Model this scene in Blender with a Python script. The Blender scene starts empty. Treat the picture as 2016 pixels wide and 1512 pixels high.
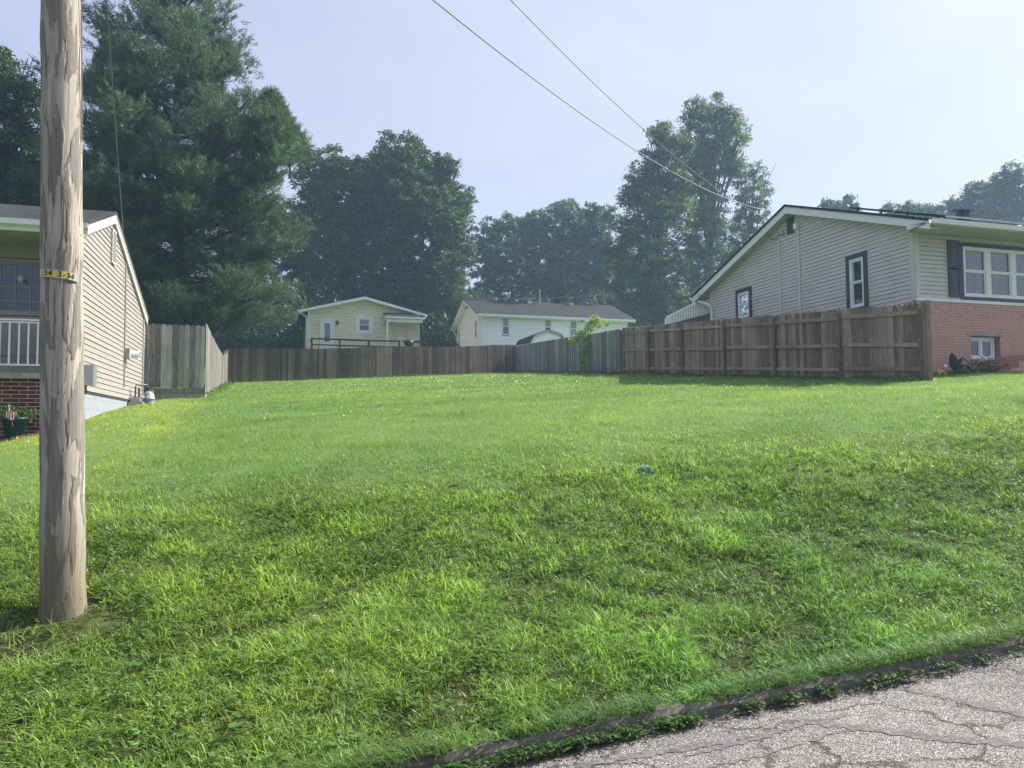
import bpy, math, random
import numpy as np
S = bpy.context.scene
C = S.collection
PI = math.pi
rng = np.random.default_rng(7)
random.seed(7)

# ------------------------------------------------------------------ camera (eye at the origin, y = along the lot, x = along the street)
F = 1514.0
YAW, PIT, ROL = math.radians(17.35), math.radians(3.25), math.radians(.37)
Fw = np.array([math.sin(YAW)*math.cos(PIT), math.cos(YAW)*math.cos(PIT), math.sin(PIT)])
R0 = np.array([math.cos(YAW), -math.sin(YAW), 0.0]); U0 = np.cross(R0, Fw)
Rt = R0*math.cos(ROL)-U0*math.sin(ROL); Up = U0*math.cos(ROL)+R0*math.sin(ROL)
cam_d = bpy.data.cameras.new('camera'); cam = bpy.data.objects.new('camera', cam_d); C.objects.link(cam)
cam_d.sensor_width = 36; cam_d.lens = 36*F/2016; cam_d.clip_end = 3000; cam_d.clip_start = .05
from mathutils import Matrix, Vector
cam.matrix_world = Matrix([[Rt[0], Up[0], -Fw[0], 0], [Rt[1], Up[1], -Fw[1], 0], [Rt[2], Up[2], -Fw[2], 0], [0, 0, 0, 1]])
S.camera = cam

# ------------------------------------------------------------------ light
sun_dir = np.array([1.0, .17, .92]); sun_dir /= np.linalg.norm(sun_dir)
sun_el = math.asin(sun_dir[2]); sun_az = math.atan2(sun_dir[0], sun_dir[1])
ld = bpy.data.lights.new('sun', 'SUN'); ld.energy = 3.9; ld.angle = math.radians(1.0); ld.color = (1, .95, .88)
lo = bpy.data.objects.new('sun', ld); C.objects.link(lo)
lo.rotation_euler = Vector(sun_dir).to_track_quat('Z', 'Y').to_euler()
W = bpy.data.worlds.new('World'); S.world = W; W.use_nodes = True
nt = W.node_tree; nt.nodes.clear()
o_ = nt.nodes.new('ShaderNodeOutputWorld'); bg = nt.nodes.new('ShaderNodeBackground')
sky = nt.nodes.new('ShaderNodeTexSky'); sky.sky_type = 'NISHITA'; sky.sun_disc = False
sky.sun_elevation = sun_el; sky.sun_rotation = sun_az; sky.dust_density = 2.5; sky.air_density = 1.0; sky.ozone_density = 1.5
# thin high cloud veils the blue: a pale veil mixed over the clear sky, thicker towards the sun and the horizon
tc = nt.nodes.new('ShaderNodeTexCoord'); nz = nt.nodes.new('ShaderNodeTexNoise'); nz.inputs['Scale'].default_value = 1.6; nz.inputs['Detail'].default_value = 3
nt.links.new(tc.outputs['Generated'], nz.inputs['Vector'])
dot = nt.nodes.new('ShaderNodeVectorMath'); dot.operation = 'DOT_PRODUCT'; dot.inputs[1].default_value = tuple(sun_dir)
nt.links.new(tc.outputs['Generated'], dot.inputs[0])
mr = nt.nodes.new('ShaderNodeMapRange'); mr.inputs['From Min'].default_value = .0; mr.inputs['From Max'].default_value = 1.0
mr.inputs['To Min'].default_value = 0; mr.inputs['To Max'].default_value = 1
nt.links.new(dot.outputs['Value'], mr.inputs['Value'])
veil = nt.nodes.new('ShaderNodeMix'); veil.data_type = 'RGBA'
veil.inputs['A'].default_value = (2.4, 2.62, 3.7, 1); veil.inputs['B'].default_value = (3.45, 3.42, 4.05, 1)
nt.links.new(mr.outputs['Result'], veil.inputs['Factor'])
mx = nt.nodes.new('ShaderNodeMix'); mx.data_type = 'RGBA'
ad = nt.nodes.new('ShaderNodeMath'); ad.operation = 'MULTIPLY_ADD'; ad.inputs[1].default_value = .25; ad.inputs[2].default_value = .68
nt.links.new(nz.outputs['Fac'], ad.inputs[0]); nt.links.new(ad.outputs[0], mx.inputs['Factor'])
nt.links.new(sky.outputs[0], mx.inputs['A']); nt.links.new(veil.outputs['Result'], mx.inputs['B'])
au = nt.nodes.new('ShaderNodeMapRange'); au.interpolation_type = 'SMOOTHSTEP'; au.inputs['From Min'].default_value = .90; au.inputs['From Max'].default_value = 1.0; au.inputs['To Max'].default_value = 22  # bright ring of sky round the sun, added for fill light
nt.links.new(dot.outputs['Value'], au.inputs['Value'])
aum = nt.nodes.new('ShaderNodeMix'); aum.data_type = 'RGBA'; aum.blend_type = 'ADD'; aum.inputs['Factor'].default_value = 1
nz2 = nt.nodes.new('ShaderNodeTexNoise'); nz2.inputs['Scale'].default_value = 2.6; nz2.inputs['Detail'].default_value = 4; nz2.inputs['Distortion'].default_value = .5
mp2_ = nt.nodes.new('ShaderNodeMapping'); mp2_.inputs['Scale'].default_value = (1, 1, 2.4); nt.links.new(tc.outputs['Generated'], mp2_.inputs['Vector']); nt.links.new(mp2_.outputs[0], nz2.inputs['Vector'])
cr2 = nt.nodes.new('ShaderNodeValToRGB'); cr2.color_ramp.elements[0].position = .38; cr2.color_ramp.elements[0].color = (.92, .93, .97, 1); cr2.color_ramp.elements[1].position = .66; cr2.color_ramp.elements[1].color = (1.07, 1.055, 1.02, 1)
nt.links.new(nz2.outputs['Fac'], cr2.inputs[0])
cm = nt.nodes.new('ShaderNodeMix'); cm.data_type = 'RGBA'; cm.blend_type = 'MULTIPLY'; cm.inputs['Factor'].default_value = 1
nt.links.new(mx.outputs['Result'], cm.inputs['A']); nt.links.new(cr2.outputs[0], cm.inputs['B'])
nt.links.new(cm.outputs['Result'], aum.inputs['A']); nt.links.new(au.outputs['Result'], aum.inputs['B'])
nt.links.new(aum.outputs['Result'], bg.inputs['Color']); bg.inputs['Strength'].default_value = .085
nt.links.new(bg.outputs[0], o_.inputs[0])
S.view_settings.view_transform = 'Standard'; S.view_settings.look = 'None'; S.view_settings.gamma = 1; S.view_settings.exposure = 1.38
S.render.engine = 'CYCLES'
S.cycles.use_denoising = True
S.cycles.max_bounces = 6; S.cycles.diffuse_bounces = 3; S.cycles.glossy_bounces = 3; S.cycles.transmission_bounces = 4
S.cycles.transparent_max_bounces = 8; S.cycles.volume_bounces = 1; S.cycles.caustics_reflective = False; S.cycles.caustics_refractive = False
HAZE = .0010

# ------------------------------------------------------------------ where a direction of view meets a wall or a distance
def ray(x, y): return Fw+Rt*(x-1008)/F+Up*(756-y)/F
def onu(x, y, c): d = ray(x, y); return d*(c/d[0])
def onv(x, y, c): d = ray(x, y); return d*(c/d[1])
def at(x, y, D): return ray(x, y)*D

# ------------------------------------------------------------------ terrain height
def hgt(u, v):
    u = np.asarray(u, float); v = np.asarray(v, float)
    uu = np.clip(u, -14, 26); vv = np.clip(v, 3.6, 45)
    z = -.97538+.0638*uu+.0895372*vv-.000375582*uu*vv-.000181882*vv*vv-.96*np.exp(-((vv-3.6)/3.7)**2)
    s = np.clip((-2.9-u)/1.6, 0, 1)*np.clip((17.5-v)/2.5, 0, 1)*np.clip((v-9)/5, 0, 1)
    z = z-.28*s
    z = z+(1-np.exp(-np.maximum(v-45, 0)/60))*9+.13*np.clip(v-62, 0, 90)
    n = .5+.5*np.tanh((v-6)/2)
    z = z+.05*np.exp(-(((u+1.4)/1.2)**2+((v-5.4)/1.0)**2))
    z = z+n*.010*(np.sin(u*1.3+v*.7)+np.sin(u*.6-v*1.1+2))*np.clip((v-3.7)/2, 0, 1)+.012*np.sin(u*3.1+1)*np.sin(v*2.7)*np.clip((v-4.2)/1, 0, 1)
    # drop below the street in front of the kerb
    road = -1.684+.063*np.clip(u, -14, 26)
    q = np.clip((v-3.8)/.75, 0, 1); q = 1-(1-q)**2; z = (road+.055)*(1-q)+z*q
    return np.where(v < 3.78, road-.12, z)
def zr(u): return -1.684+.063*np.clip(u, -30, 30)

# ------------------------------------------------------------------ mesh helpers
class MB:
    def __init__(s): s.v = []; s.f = []; s.t = []
    def add(s, vs, fs, t=.5):
        b = len(s.v); s.v += [tuple(float(c) for c in p) for p in vs]; s.f += [tuple(i+b for i in f) for f in fs]; s.t += [t]*len(vs)
    def box(s, u0, u1, v0, v1, z0, z1, t=.5):
        u0, u1 = min(u0, u1), max(u0, u1); v0, v1 = min(v0, v1), max(v0, v1); z0, z1 = min(z0, z1), max(z0, z1)
        s.add([(u0, v0, z0), (u1, v0, z0), (u1, v1, z0), (u0, v1, z0), (u0, v0, z1), (u1, v0, z1), (u1, v1, z1), (u0, v1, z1)],
              [(0, 3, 2, 1), (4, 5, 6, 7), (0, 1, 5, 4), (1, 2, 6, 5), (2, 3, 7, 6), (3, 0, 4, 7)], t)
    def obox(s, o, a, b, c, t=.5):
        o, a, b, c = map(np.array, (o, a, b, c))
        s.add([o, o+a, o+a+b, o+b, o+c, o+a+c, o+a+b+c, o+b+c], [(0, 3, 2, 1), (4, 5, 6, 7), (0, 1, 5, 4), (1, 2, 6, 5), (2, 3, 7, 6), (3, 0, 4, 7)], t)
    def prism(s, poly, lo, hi, fn, t=.5):   # poly: list of (a,b); fn(a,b,c) -> xyz
        n = len(poly)
        s.add([fn(a, b, lo) for a, b in poly]+[fn(a, b, hi) for a, b in poly],
              [tuple(range(n))[::-1], tuple(range(n, 2*n))]+[(i, (i+1) % n, n+(i+1) % n, n+i) for i in range(n)], t)
    def tube(s, pts, r, n=8, t=.5, cap=True):
        pts = [np.array(p, float) for p in pts]; m = len(pts); rs = r if hasattr(r, '__len__') else [r]*m
        vs = []; up = None
        for i, p in enumerate(pts):
            d = pts[min(i+1, m-1)]-pts[max(i-1, 0)]; d = d/(np.linalg.norm(d)+1e-9)
            ref = np.array([0, 0, 1.]) if abs(d[2]) < .95 else np.array([1., 0, 0])
            a = np.cross(d, ref); a /= np.linalg.norm(a); b = np.cross(d, a)
            for k in range(n):
                q = 2*PI*k/n; vs.append(p+(a*math.cos(q)+b*math.sin(q))*rs[i])
        fs = [(i*n+k, i*n+(k+1) % n, (i+1)*n+(k+1) % n, (i+1)*n+k) for i in range(m-1) for k in range(n)]
        if cap: fs += [tuple(range(n))[::-1], tuple(range((m-1)*n, m*n))]
        s.add(vs, fs, t)
    def lathe(s, c, prof, n=16, t=.5):      # prof: (r,z)
        vs = [(c[0]+r*math.cos(2*PI*k/n), c[1]+r*math.sin(2*PI*k/n), c[2]+z) for r, z in prof for k in range(n)]; m = len(prof)
        fs = [(i*n+k, i*n+(k+1) % n, (i+1)*n+(k+1) % n, (i+1)*n+k) for i in range(m-1) for k in range(n)]+[tuple(range(n))[::-1], tuple(range((m-1)*n, m*n))]
        s.add(vs, fs, t)
    def build(s, name, mat, parent=None, smooth=False):
        org = Vector(parent['_o']) if parent is not None else Vector((0, 0, 0))
        me = bpy.data.meshes.new(name)
        me.from_pydata([(a-org[0], b-org[1], c-org[2]) for a, b, c in s.v], [], s.f); me.update()
        at_ = me.attributes.new('tint', 'FLOAT', 'POINT'); at_.data.foreach_set('value', s.t)
        me.materials.append(mat)
        if getattr(s, 'lap', False): me.materials.append(M['lap_shade']); me.polygons.foreach_set('material_index', [i % 2 for i in range(len(me.polygons))])
        if smooth: me.polygons.foreach_set('use_smooth', [True]*len(me.polygons))
        o = bpy.data.objects.new(name, me); C.objects.link(o)
        if parent is not None: o.parent = parent
        o['_o'] = tuple(org)
        return o
def tag(o, label, cat, group=None, kind=None):
    if label: o['label'] = label
    if cat: o['category'] = cat
    if group: o['group'] = group
    if kind: o['kind'] = kind
    return o
def thing(name, loc, label, cat, group=None):
    o = bpy.data.objects.new(name, None); C.objects.link(o); o.location = tuple(loc); o.empty_display_size = .2
    o['_o'] = tuple(float(c) for c in loc)
    return tag(o, label, cat, group)
def raw(name, verts, faces_flat, loopn, mat, parent=None, col=None, org=None):
    """big numpy mesh: verts (N,3), faces_flat vertex indices, loopn loops per face"""
    if org is None: org = np.array(parent['_o']) if parent is not None else np.zeros(3)
    me = bpy.data.meshes.new(name); me.vertices.add(len(verts)); me.vertices.foreach_set('co', (verts-org).astype(np.float32).ravel())
    me.loops.add(len(faces_flat)); me.loops.foreach_set('vertex_index', faces_flat.astype(np.int32))
    me.polygons.add(len(loopn)); st = np.concatenate([[0], np.cumsum(loopn)[:-1]]).astype(np.int32)
    me.polygons.foreach_set('loop_start', st)
    me.update(calc_edges=True)
    if col is not None:
        ca = me.color_attributes.new('col', 'FLOAT_COLOR', 'POINT')
        ca.data.foreach_set('color', np.concatenate([col, np.ones((len(col), 1))], 1).astype(np.float32).ravel())
    me.materials.append(mat)
    o = bpy.data.objects.new(name, me); C.objects.link(o)
    if parent is not None: o.parent = parent
    else: o.location = tuple(org)
    o['_o'] = tuple(float(c) for c in org)
    return o

# ------------------------------------------------------------------ materials
def newmat(name):
    m = bpy.data.materials.new(name); m.use_nodes = True; n = m.node_tree; b = n.nodes['Principled BSDF']; return m, n, b
def N(n, t, **k):
    x = n.nodes.new(t)
    for a, v in k.items():
        if a.startswith('i_'): x.inputs[a[2:].replace('_', ' ')].default_value = v
        else: setattr(x, a, v)
    return x
def ramp(n, pts):
    r = n.nodes.new('ShaderNodeValToRGB'); e = r.color_ramp.elements
    while len(e) < len(pts): e.new(.5)
    for i, (p, c) in enumerate(pts): e[i].position = p; e[i].color = (*c, 1)
    return r
def coords(n, scale=(1, 1, 1), swz=None):
    t = n.nodes.new('ShaderNodeTexCoord'); m = n.nodes.new('ShaderNodeMapping'); m.inputs['Scale'].default_value = scale
    if swz:
        s = n.nodes.new('ShaderNodeSeparateXYZ'); c = n.nodes.new('ShaderNodeCombineXYZ'); n.links.new(t.outputs['Object'], s.inputs[0])
        for i, a in enumerate(swz): n.links.new(s.outputs[a], c.inputs[i])
        n.links.new(c.outputs[0], m.inputs['Vector'])
    else: n.links.new(t.outputs['Object'], m.inputs['Vector'])
    return m
def plain(name, col, rough=.6, var=.12, scale=3.0, bump=0.0, metal=0, spec=.5, stretch=(1, 1, 1), dirt=None):
    m, n, b = newmat(name); mp = coords(n, stretch); t = N(n, 'ShaderNodeTexNoise', i_Scale=scale, i_Detail=6.0, i_Roughness=.6)
    n.links.new(mp.outputs[0], t.inputs['Vector'])
    r = ramp(n, [(.3, tuple(c*(1-var) for c in col)), (.7, tuple(min(1, c*(1+var)) for c in col))]); n.links.new(t.outputs['Fac'], r.inputs[0])
    out = r.outputs[0]
    if dirt:
        t2 = N(n, 'ShaderNodeTexNoise', i_Scale=dirt[1], i_Detail=8.0, i_Roughness=.7); n.links.new(mp.outputs[0], t2.inputs['Vector'])
        r2 = ramp(n, [(.5, (0, 0, 0)), (.72, (1, 1, 1))]); n.links.new(t2.outputs['Fac'], r2.inputs[0])
        ml = N(n, 'ShaderNodeMath', operation='MULTIPLY'); ml.inputs[1].default_value = dirt[2]; n.links.new(r2.outputs[0], ml.inputs[0])
        mi = n.nodes.new('ShaderNodeMix'); mi.data_type = 'RGBA'; mi.inputs['B'].default_value = (*dirt[0], 1)
        n.links.new(ml.outputs[0], mi.inputs['Factor']); n.links.new(out, mi.inputs['A']); out = mi.outputs['Result']
    n.links.new(out, b.inputs['Base Color']); b.inputs['Roughness'].default_value = rough; b.inputs['Metallic'].default_value = metal
    b.inputs['Specular IOR Level'].default_value = spec
    if bump:
        bp = N(n, 'ShaderNodeBump', i_Strength=bump, i_Distance=.01); n.links.new(t.outputs['Fac'], bp.inputs['Height']); n.links.new(bp.outputs[0], b.inputs['Normal'])
    return m
def wood(name, cols, tint_amt=1.0, rough=.85, stretch=(14, 14, 1.3), stain=None):
    """weathered boards: per-board tint attribute, long grain, dark knots"""
    m, n, b = newmat(name)
    a = N(n, 'ShaderNodeAttribute', attribute_name='tint')
    tc_ = n.nodes.new('ShaderNodeTexCoord'); off = N(n, 'ShaderNodeVectorMath', operation='MULTIPLY_ADD')
    cx = n.nodes.new('ShaderNodeCombineXYZ')
    for i in range(3): n.links.new(a.outputs['Fac'], cx.inputs[i])
    off.inputs[1].default_value = (37, 37, 37); n.links.new(cx.outputs[0], off.inputs[0]); n.links.new(tc_.outputs['Object'], off.inputs[2])
    mp = n.nodes.new('ShaderNodeMapping'); mp.inputs['Scale'].default_value = stretch; n.links.new(off.outputs[0], mp.inputs['Vector'])
    g = N(n, 'ShaderNodeTexNoise', i_Scale=2.2, i_Detail=8.0, i_Roughness=.65, i_Distortion=.6); n.links.new(mp.outputs[0], g.inputs['Vector'])
    mth = N(n, 'ShaderNodeMath', operation='MULTIPLY_ADD'); mth.inputs[1].default_value = .45*tint_amt; n.links.new(a.outputs['Fac'], mth.inputs[0]); 
    sb = N(n, 'ShaderNodeMath', operation='SUBTRACT'); n.links.new(g.outputs['Fac'], sb.inputs[0]); sb.inputs[1].default_value = .225*tint_amt
    n.links.new(sb.outputs[0], mth.inputs[2])
    r = ramp(n, [(.25, cols[0]), (.5, cols[1]), (.75, cols[2])]); n.links.new(mth.outputs[0], r.inputs[0])
    out = r.outputs[0]
    # knots
    mp2 = n.nodes.new('ShaderNodeMapping'); mp2.inputs['Scale'].default_value = (7, 7, 2.2); n.links.new(off.outputs[0], mp2.inputs['Vector'])
    vo = N(n, 'ShaderNodeTexVoronoi', i_Scale=1.0); n.links.new(mp2.outputs[0], vo.inputs['Vector'])
    kr = ramp(n, [(.05, (1, 1, 1)), (.16, (0, 0, 0))]); n.links.new(vo.outputs['Distance'], kr.inputs[0])
    km = N(n, 'ShaderNodeMath', operation='MULTIPLY'); km.inputs[1].default_value = .75; n.links.new(kr.outputs[0], km.inputs[0])
    mi = n.nodes.new('ShaderNodeMix'); mi.data_type = 'RGBA'; mi.inputs['B'].default_value = (*[c*.45 for c in cols[0]], 1)
    n.links.new(km.outputs[0], mi.inputs['Factor']); n.links.new(out, mi.inputs['A']); out = mi.outputs['Result']
    # big weather stains
    t2 = N(n, 'ShaderNodeTexNoise', i_Scale=1.1, i_Detail=5.0); n.links.new(tc_.outputs['Object'], t2.inputs['Vector'])
    r2 = ramp(n, [(.42, (0, 0, 0)), (.7, (1, 1, 1))]); n.links.new(t2.outputs['Fac'], r2.inputs[0])
    ml = N(n, 'ShaderNodeMath', operation='MULTIPLY'); ml.inputs[1].default_value = .4; n.links.new(r2.outputs[0], ml.inputs[0])
    m3 = n.nodes.new('ShaderNodeMix'); m3.data_type = 'RGBA'; m3.inputs['B'].default_value = (*(stain or cols[0]), 1)
    n.links.new(ml.outputs[0], m3.inputs['Factor']); n.links.new(out, m3.inputs['A'])
    n.links.new(m3.outputs['Result'], b.inputs['Base Color']); b.inputs['Roughness'].default_value = rough; b.inputs['Specular IOR Level'].default_value = .25
    bp = N(n, 'ShaderNodeBump', i_Strength=.5, i_Distance=.006); n.links.new(g.outputs['Fac'], bp.inputs['Height']); n.links.new(bp.outputs[0], b.inputs['Normal'])
    return m
def brick(name, c1, c2, mortar, w, h, swz=(0, 2, 1), mort=.012, bump=.6):
    m, n, b = newmat(name); mp = coords(n, (1, 1, 1), swz)
    t = N(n, 'ShaderNodeTexBrick', i_Scale=1.0); t.inputs['Color1'].default_value = (*c1, 1); t.inputs['Color2'].default_value = (*c2, 1); t.inputs['Mortar'].default_value = (*mortar, 1)
    t.inputs['Mortar Size'].default_value = mort; t.inputs['Brick Width'].default_value = w; t.inputs['Row Height'].default_value = h; t.inputs['Mortar Smooth'].default_value = .2
    t.inputs['Bias'].default_value = -.2
    n.links.new(mp.outputs[0], t.inputs['Vector'])
    nz_ = N(n, 'ShaderNodeTexNoise', i_Scale=6.0, i_Detail=8.0, i_Roughness=.7); n.links.new(mp.outputs[0], nz_.inputs['Vector'])
    mi = n.nodes.new('ShaderNodeMix'); mi.data_type = 'RGBA'; mi.blend_type = 'MULTIPLY'; mi.inputs['Factor'].default_value = .55
    r = ramp(n, [(.25, (.62, .62, .62)), (.75, (1.25, 1.2, 1.2))]); n.links.new(nz_.outputs['Fac'], r.inputs[0])
    n.links.new(t.outputs['Color'], mi.inputs['A']); n.links.new(r.outputs[0], mi.inputs['B']); n.links.new(mi.outputs['Result'], b.inputs['Base Color'])
    b.inputs['Roughness'].default_value = .85
    iv = N(n, 'ShaderNodeMath', operation='SUBTRACT'); iv.inputs[0].default_value = 1; n.links.new(t.outputs['Fac'], iv.inputs[1])
    bp = N(n, 'ShaderNodeBump', i_Strength=bump, i_Distance=.008); n.links.new(iv.outputs[0], bp.inputs['Height']); n.links.new(bp.outputs[0], b.inputs['Normal'])
    return m
def shingle(name, c1, c2, row=.14, along=0, across=1, tilt=None):
    m, n, b = newmat(name); mp = coords(n, (1, 1, 1), (0, 1, 2))
    t = N(n, 'ShaderNodeTexBrick', i_Scale=1.0); t.inputs['Color1'].default_value = (*c1, 1); t.inputs['Color2'].default_value = (*c2, 1); t.inputs['Mortar'].default_value = (*[c*.35 for c in c1], 1)
    t.inputs['Mortar Size'].default_value = .006; t.inputs['Brick Width'].default_value = .3; t.inputs['Row Height'].default_value = row; t.inputs['Bias'].default_value = 0
    n.links.new(mp.outputs[0], t.inputs['Vector'])
    nz_ = N(n, 'ShaderNodeTexNoise', i_Scale=2.5, i_Detail=10.0, i_Roughness=.75); n.links.new(mp.outputs[0], nz_.inputs['Vector'])
    mi = n.nodes.new('ShaderNodeMix'); mi.data_type = 'RGBA'; mi.blend_type = 'MULTIPLY'; mi.inputs['Factor'].default_value = .7
    r = ramp(n, [(.25, (.5, .5, .5)), (.75, (1.4, 1.35, 1.3))]); n.links.new(nz_.outputs['Fac'], r.inputs[0])
    n.links.new(t.outputs['Color'], mi.inputs['A']); n.links.new(r.outputs[0], mi.inputs['B']); n.links.new(mi.outputs['Result'], b.inputs['Base Color'])
    b.inputs['Roughness'].default_value = .95; b.inputs['Specular IOR Level'].default_value = .15
    bp = N(n, 'ShaderNodeBump', i_Strength=.7, i_Distance=.01); n.links.new(t.outputs['Fac'], bp.inputs['Height']); bp.invert = True; n.links.new(bp.outputs[0], b.inputs['Normal'])
    return m
def leafmat(name, transl=.35, rough=.5, spec=.3):
    m, n, b = newmat(name); a = N(n, 'ShaderNodeAttribute', attribute_name='col')
    n.links.new(a.outputs['Color'], b.inputs['Base Color']); b.inputs['Roughness'].default_value = rough; b.inputs['Specular IOR Level'].default_value = spec
    tr = n.nodes.new('ShaderNodeBsdfTranslucent'); hs = N(n, 'ShaderNodeMix', data_type='RGBA', blend_type='MULTIPLY'); hs.inputs['Factor'].default_value = 1
    hs.inputs['B'].default_value = (1.35, 1.25, .75, 1); n.links.new(a.outputs['Color'], hs.inputs['A']); n.links.new(hs.outputs['Result'], tr.inputs['Color'])
    ms = n.nodes.new('ShaderNodeMixShader'); ms.inputs[0].default_value = transl
    n.links.new(b.outputs[0], ms.inputs[1]); n.links.new(tr.outputs[0], ms.inputs[2]); n.links.new(ms.outputs[0], n.nodes['Material Output'].inputs[0])
    return m
def glassmat(name):
    m, n, b = newmat(name); n.nodes.remove(b)
    tr = n.nodes.new('ShaderNodeBsdfTransparent'); tr.inputs[0].default_value = (.75, .8, .82, 1)
    gl = n.nodes.new('ShaderNodeBsdfGlossy'); gl.inputs['Roughness'].default_value = .02; gl.inputs[0].default_value = (.9, .93, 1, 1)
    fr = N(n, 'ShaderNodeFresnel', i_IOR=1.5); ml = N(n, 'ShaderNodeMath', operation='MULTIPLY_ADD'); ml.inputs[1].default_value = 1.4; ml.inputs[2].default_value = .05
    n.links.new(fr.outputs[0], ml.inputs[0]); ms = n.nodes.new('ShaderNodeMixShader'); n.links.new(ml.outputs[0], ms.inputs[0])
    n.links.new(tr.outputs[0], ms.inputs[1]); n.links.new(gl.outputs[0], ms.inputs[2]); n.links.new(ms.outputs[0], n.nodes['Material Output'].inputs[0])
    return m
M = dict(
 lap_shade=plain('lap_joint_shade', (.2, .185, .175), .9, .2, 3),  # dark lip colour paints the shadow line under each siding board
 white=plain('white_vinyl', (.78, .79, .78), .45, .05, 2, dirt=((.3, .28, .22), 5, .25)),
 white_sun=plain('sunlit_white_trim', (.48, .47, .45), .5, .06, 2),  # white darkened for trim in the sun; shaded trim keeps the paler white
 white_clean=plain('white_paint', (.78, .79, .79), .4, .03, 2),
 gutter=plain('gutter_white', (.74, .74, .72), .35, .05, 2, stretch=(1, 1, 4), dirt=((.25, .23, .18), 4, .3)),
 siding_pink=plain('siding_blush', (.305, .270, .247), .5, .05, 1.5, dirt=((.42, .36, .3), 3, .25)),
 siding_grey=plain('siding_greige', (.58, .545, .50), .5, .05, 1.5, dirt=((.28, .24, .22), 2, .3)),
 siding_yellow=plain('siding_yellow', (.78, .71, .48), .5, .06, 1.5, stretch=(.6, .6, 5), dirt=((.24, .2, .12), 2.2, .75)),
 siding_white=plain('siding_white', (.86, .88, .89), .5, .04, 1.5, stretch=(.5, .5, 4), dirt=((.5, .5, .48), 2, .25)),
 soffit=plain('soffit_beige', (.42, .375, .375), .6, .06, 3),
 soffit_grey=plain('soffit_grey', (.5, .49, .47), .6, .05, 3),
 taupe=plain('taupe_panel', (.33, .30, .28), .6, .05, 2),
 dark_trim=plain('charcoal_trim', (.035, .04, .055), .45, .15, 4),
 shutter=plain('shutter_slate', (.045, .05, .07), .5, .12, 4),
 inside=plain('dark_interior', (.02, .022, .026), .9, .2, 2),
 curtain=plain('curtain_cloth', (.42, .42, .42), .8, .35, 3.0, stretch=(9, 9, .3)),
 blind=plain('blind_slats', (.5, .5, .49), .7, .35, 14, stretch=(.2, .2, 1.6)),
 darkbrown=plain('dark_stain_wood', (.03, .02, .016), .7, .25, 4),
 concrete=plain('concrete_cap', (.33, .30, .26), .9, .35, 8, bump=.5, dirt=((.12, .11, .08), 6, .5)),
 block=brick('painted_block', (.25, .275, .30), (.27, .295, .32), (.2, .22, .24), .4, .2, (1, 2, 0), .006, .3),
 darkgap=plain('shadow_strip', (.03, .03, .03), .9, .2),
 steel=plain('galvanised', (.38, .4, .42), .35, .15, 5, metal=.6),
 meter_grey=plain('meter_grey_paint', (.27, .31, .33), .45, .12, 6, dirt=((.15, .1, .07), 8, .4)),
 pipe=plain('pipe_dark_grey', (.06, .065, .07), .5, .2, 6),
 conduit=plain('conduit_mauve_grey', (.3, .26, .27), .5, .15, 5),
 black=plain('black_matt', (.012, .012, .014), .6, .2, 5),
 wire=plain('wire_grey', (.11, .12, .14), .5, .1, 5),
 red=plain('flower_red', (.5, .05, .03), .6, .2, 9), yellow=plain('flower_yellow', (.75, .6, .1), .6, .2, 9),
 teal=plain('pot_teal', (.018, .05, .065), .5, .2, 4),
 can=plain('crumpled_green_plastic', (.13, .24, .20), .3, .5, 14),
 paver=plain('edging_brick_red', (.42, .2, .15), .9, .25, 7, bump=.4, dirt=((.15, .1, .08), 6, .5)),
 bark=plain('bark', (.07, .055, .045), .95, .35, 5, bump=.8, stretch=(1, 1, .3)),
 soil=plain('soil', (.05, .035, .022), .95, .4, 12, bump=.6),
 solar=plain('solar_glass', (.012, .016, .03), .12, .2, 2), car=plain('car_paint_dark', (.05, .06, .07), .3, .1, 2),
 brick_dark=brick('brick_oxblood', (.105, .022, .02), (.075, .018, .018), (.42, .30, .27), .258, .0705, (0, 2, 1), .0085),
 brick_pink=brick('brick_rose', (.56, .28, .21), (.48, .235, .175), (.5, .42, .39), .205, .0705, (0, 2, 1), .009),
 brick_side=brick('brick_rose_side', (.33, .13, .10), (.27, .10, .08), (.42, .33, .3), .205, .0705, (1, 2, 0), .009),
 roof_dark=shingle('shingle_charcoal', (.05, .052, .062), (.03, .032, .04)), roof_brown=shingle('shingle_brown_grey', (.036, .038, .046), (.026, .028, .034)),
 fence_brown=wood('fence_brown', [(.125, .088, .062), (.27, .20, .148), (.42, .335, .262)]),
 fence_umber=wood('fence_umber', [(.06, .04, .028), (.14, .097, .069), (.23, .168, .125)]),
 fence_grey=wood('fence_grey', [(.10, .104, .10), (.24, .24, .228), (.40, .39, .37)], stain=(.11, .115, .108)),
 fence_silver=wood('fence_silver', [(.08, .075, .065), (.19, .175, .155), (.30, .28, .25)], stain=(.09, .085, .07)),
 leaf=leafmat('leaf'), grass=leafmat('grass_blade', .45, .45, .35), glass=glassmat('window_glass'),
)

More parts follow.
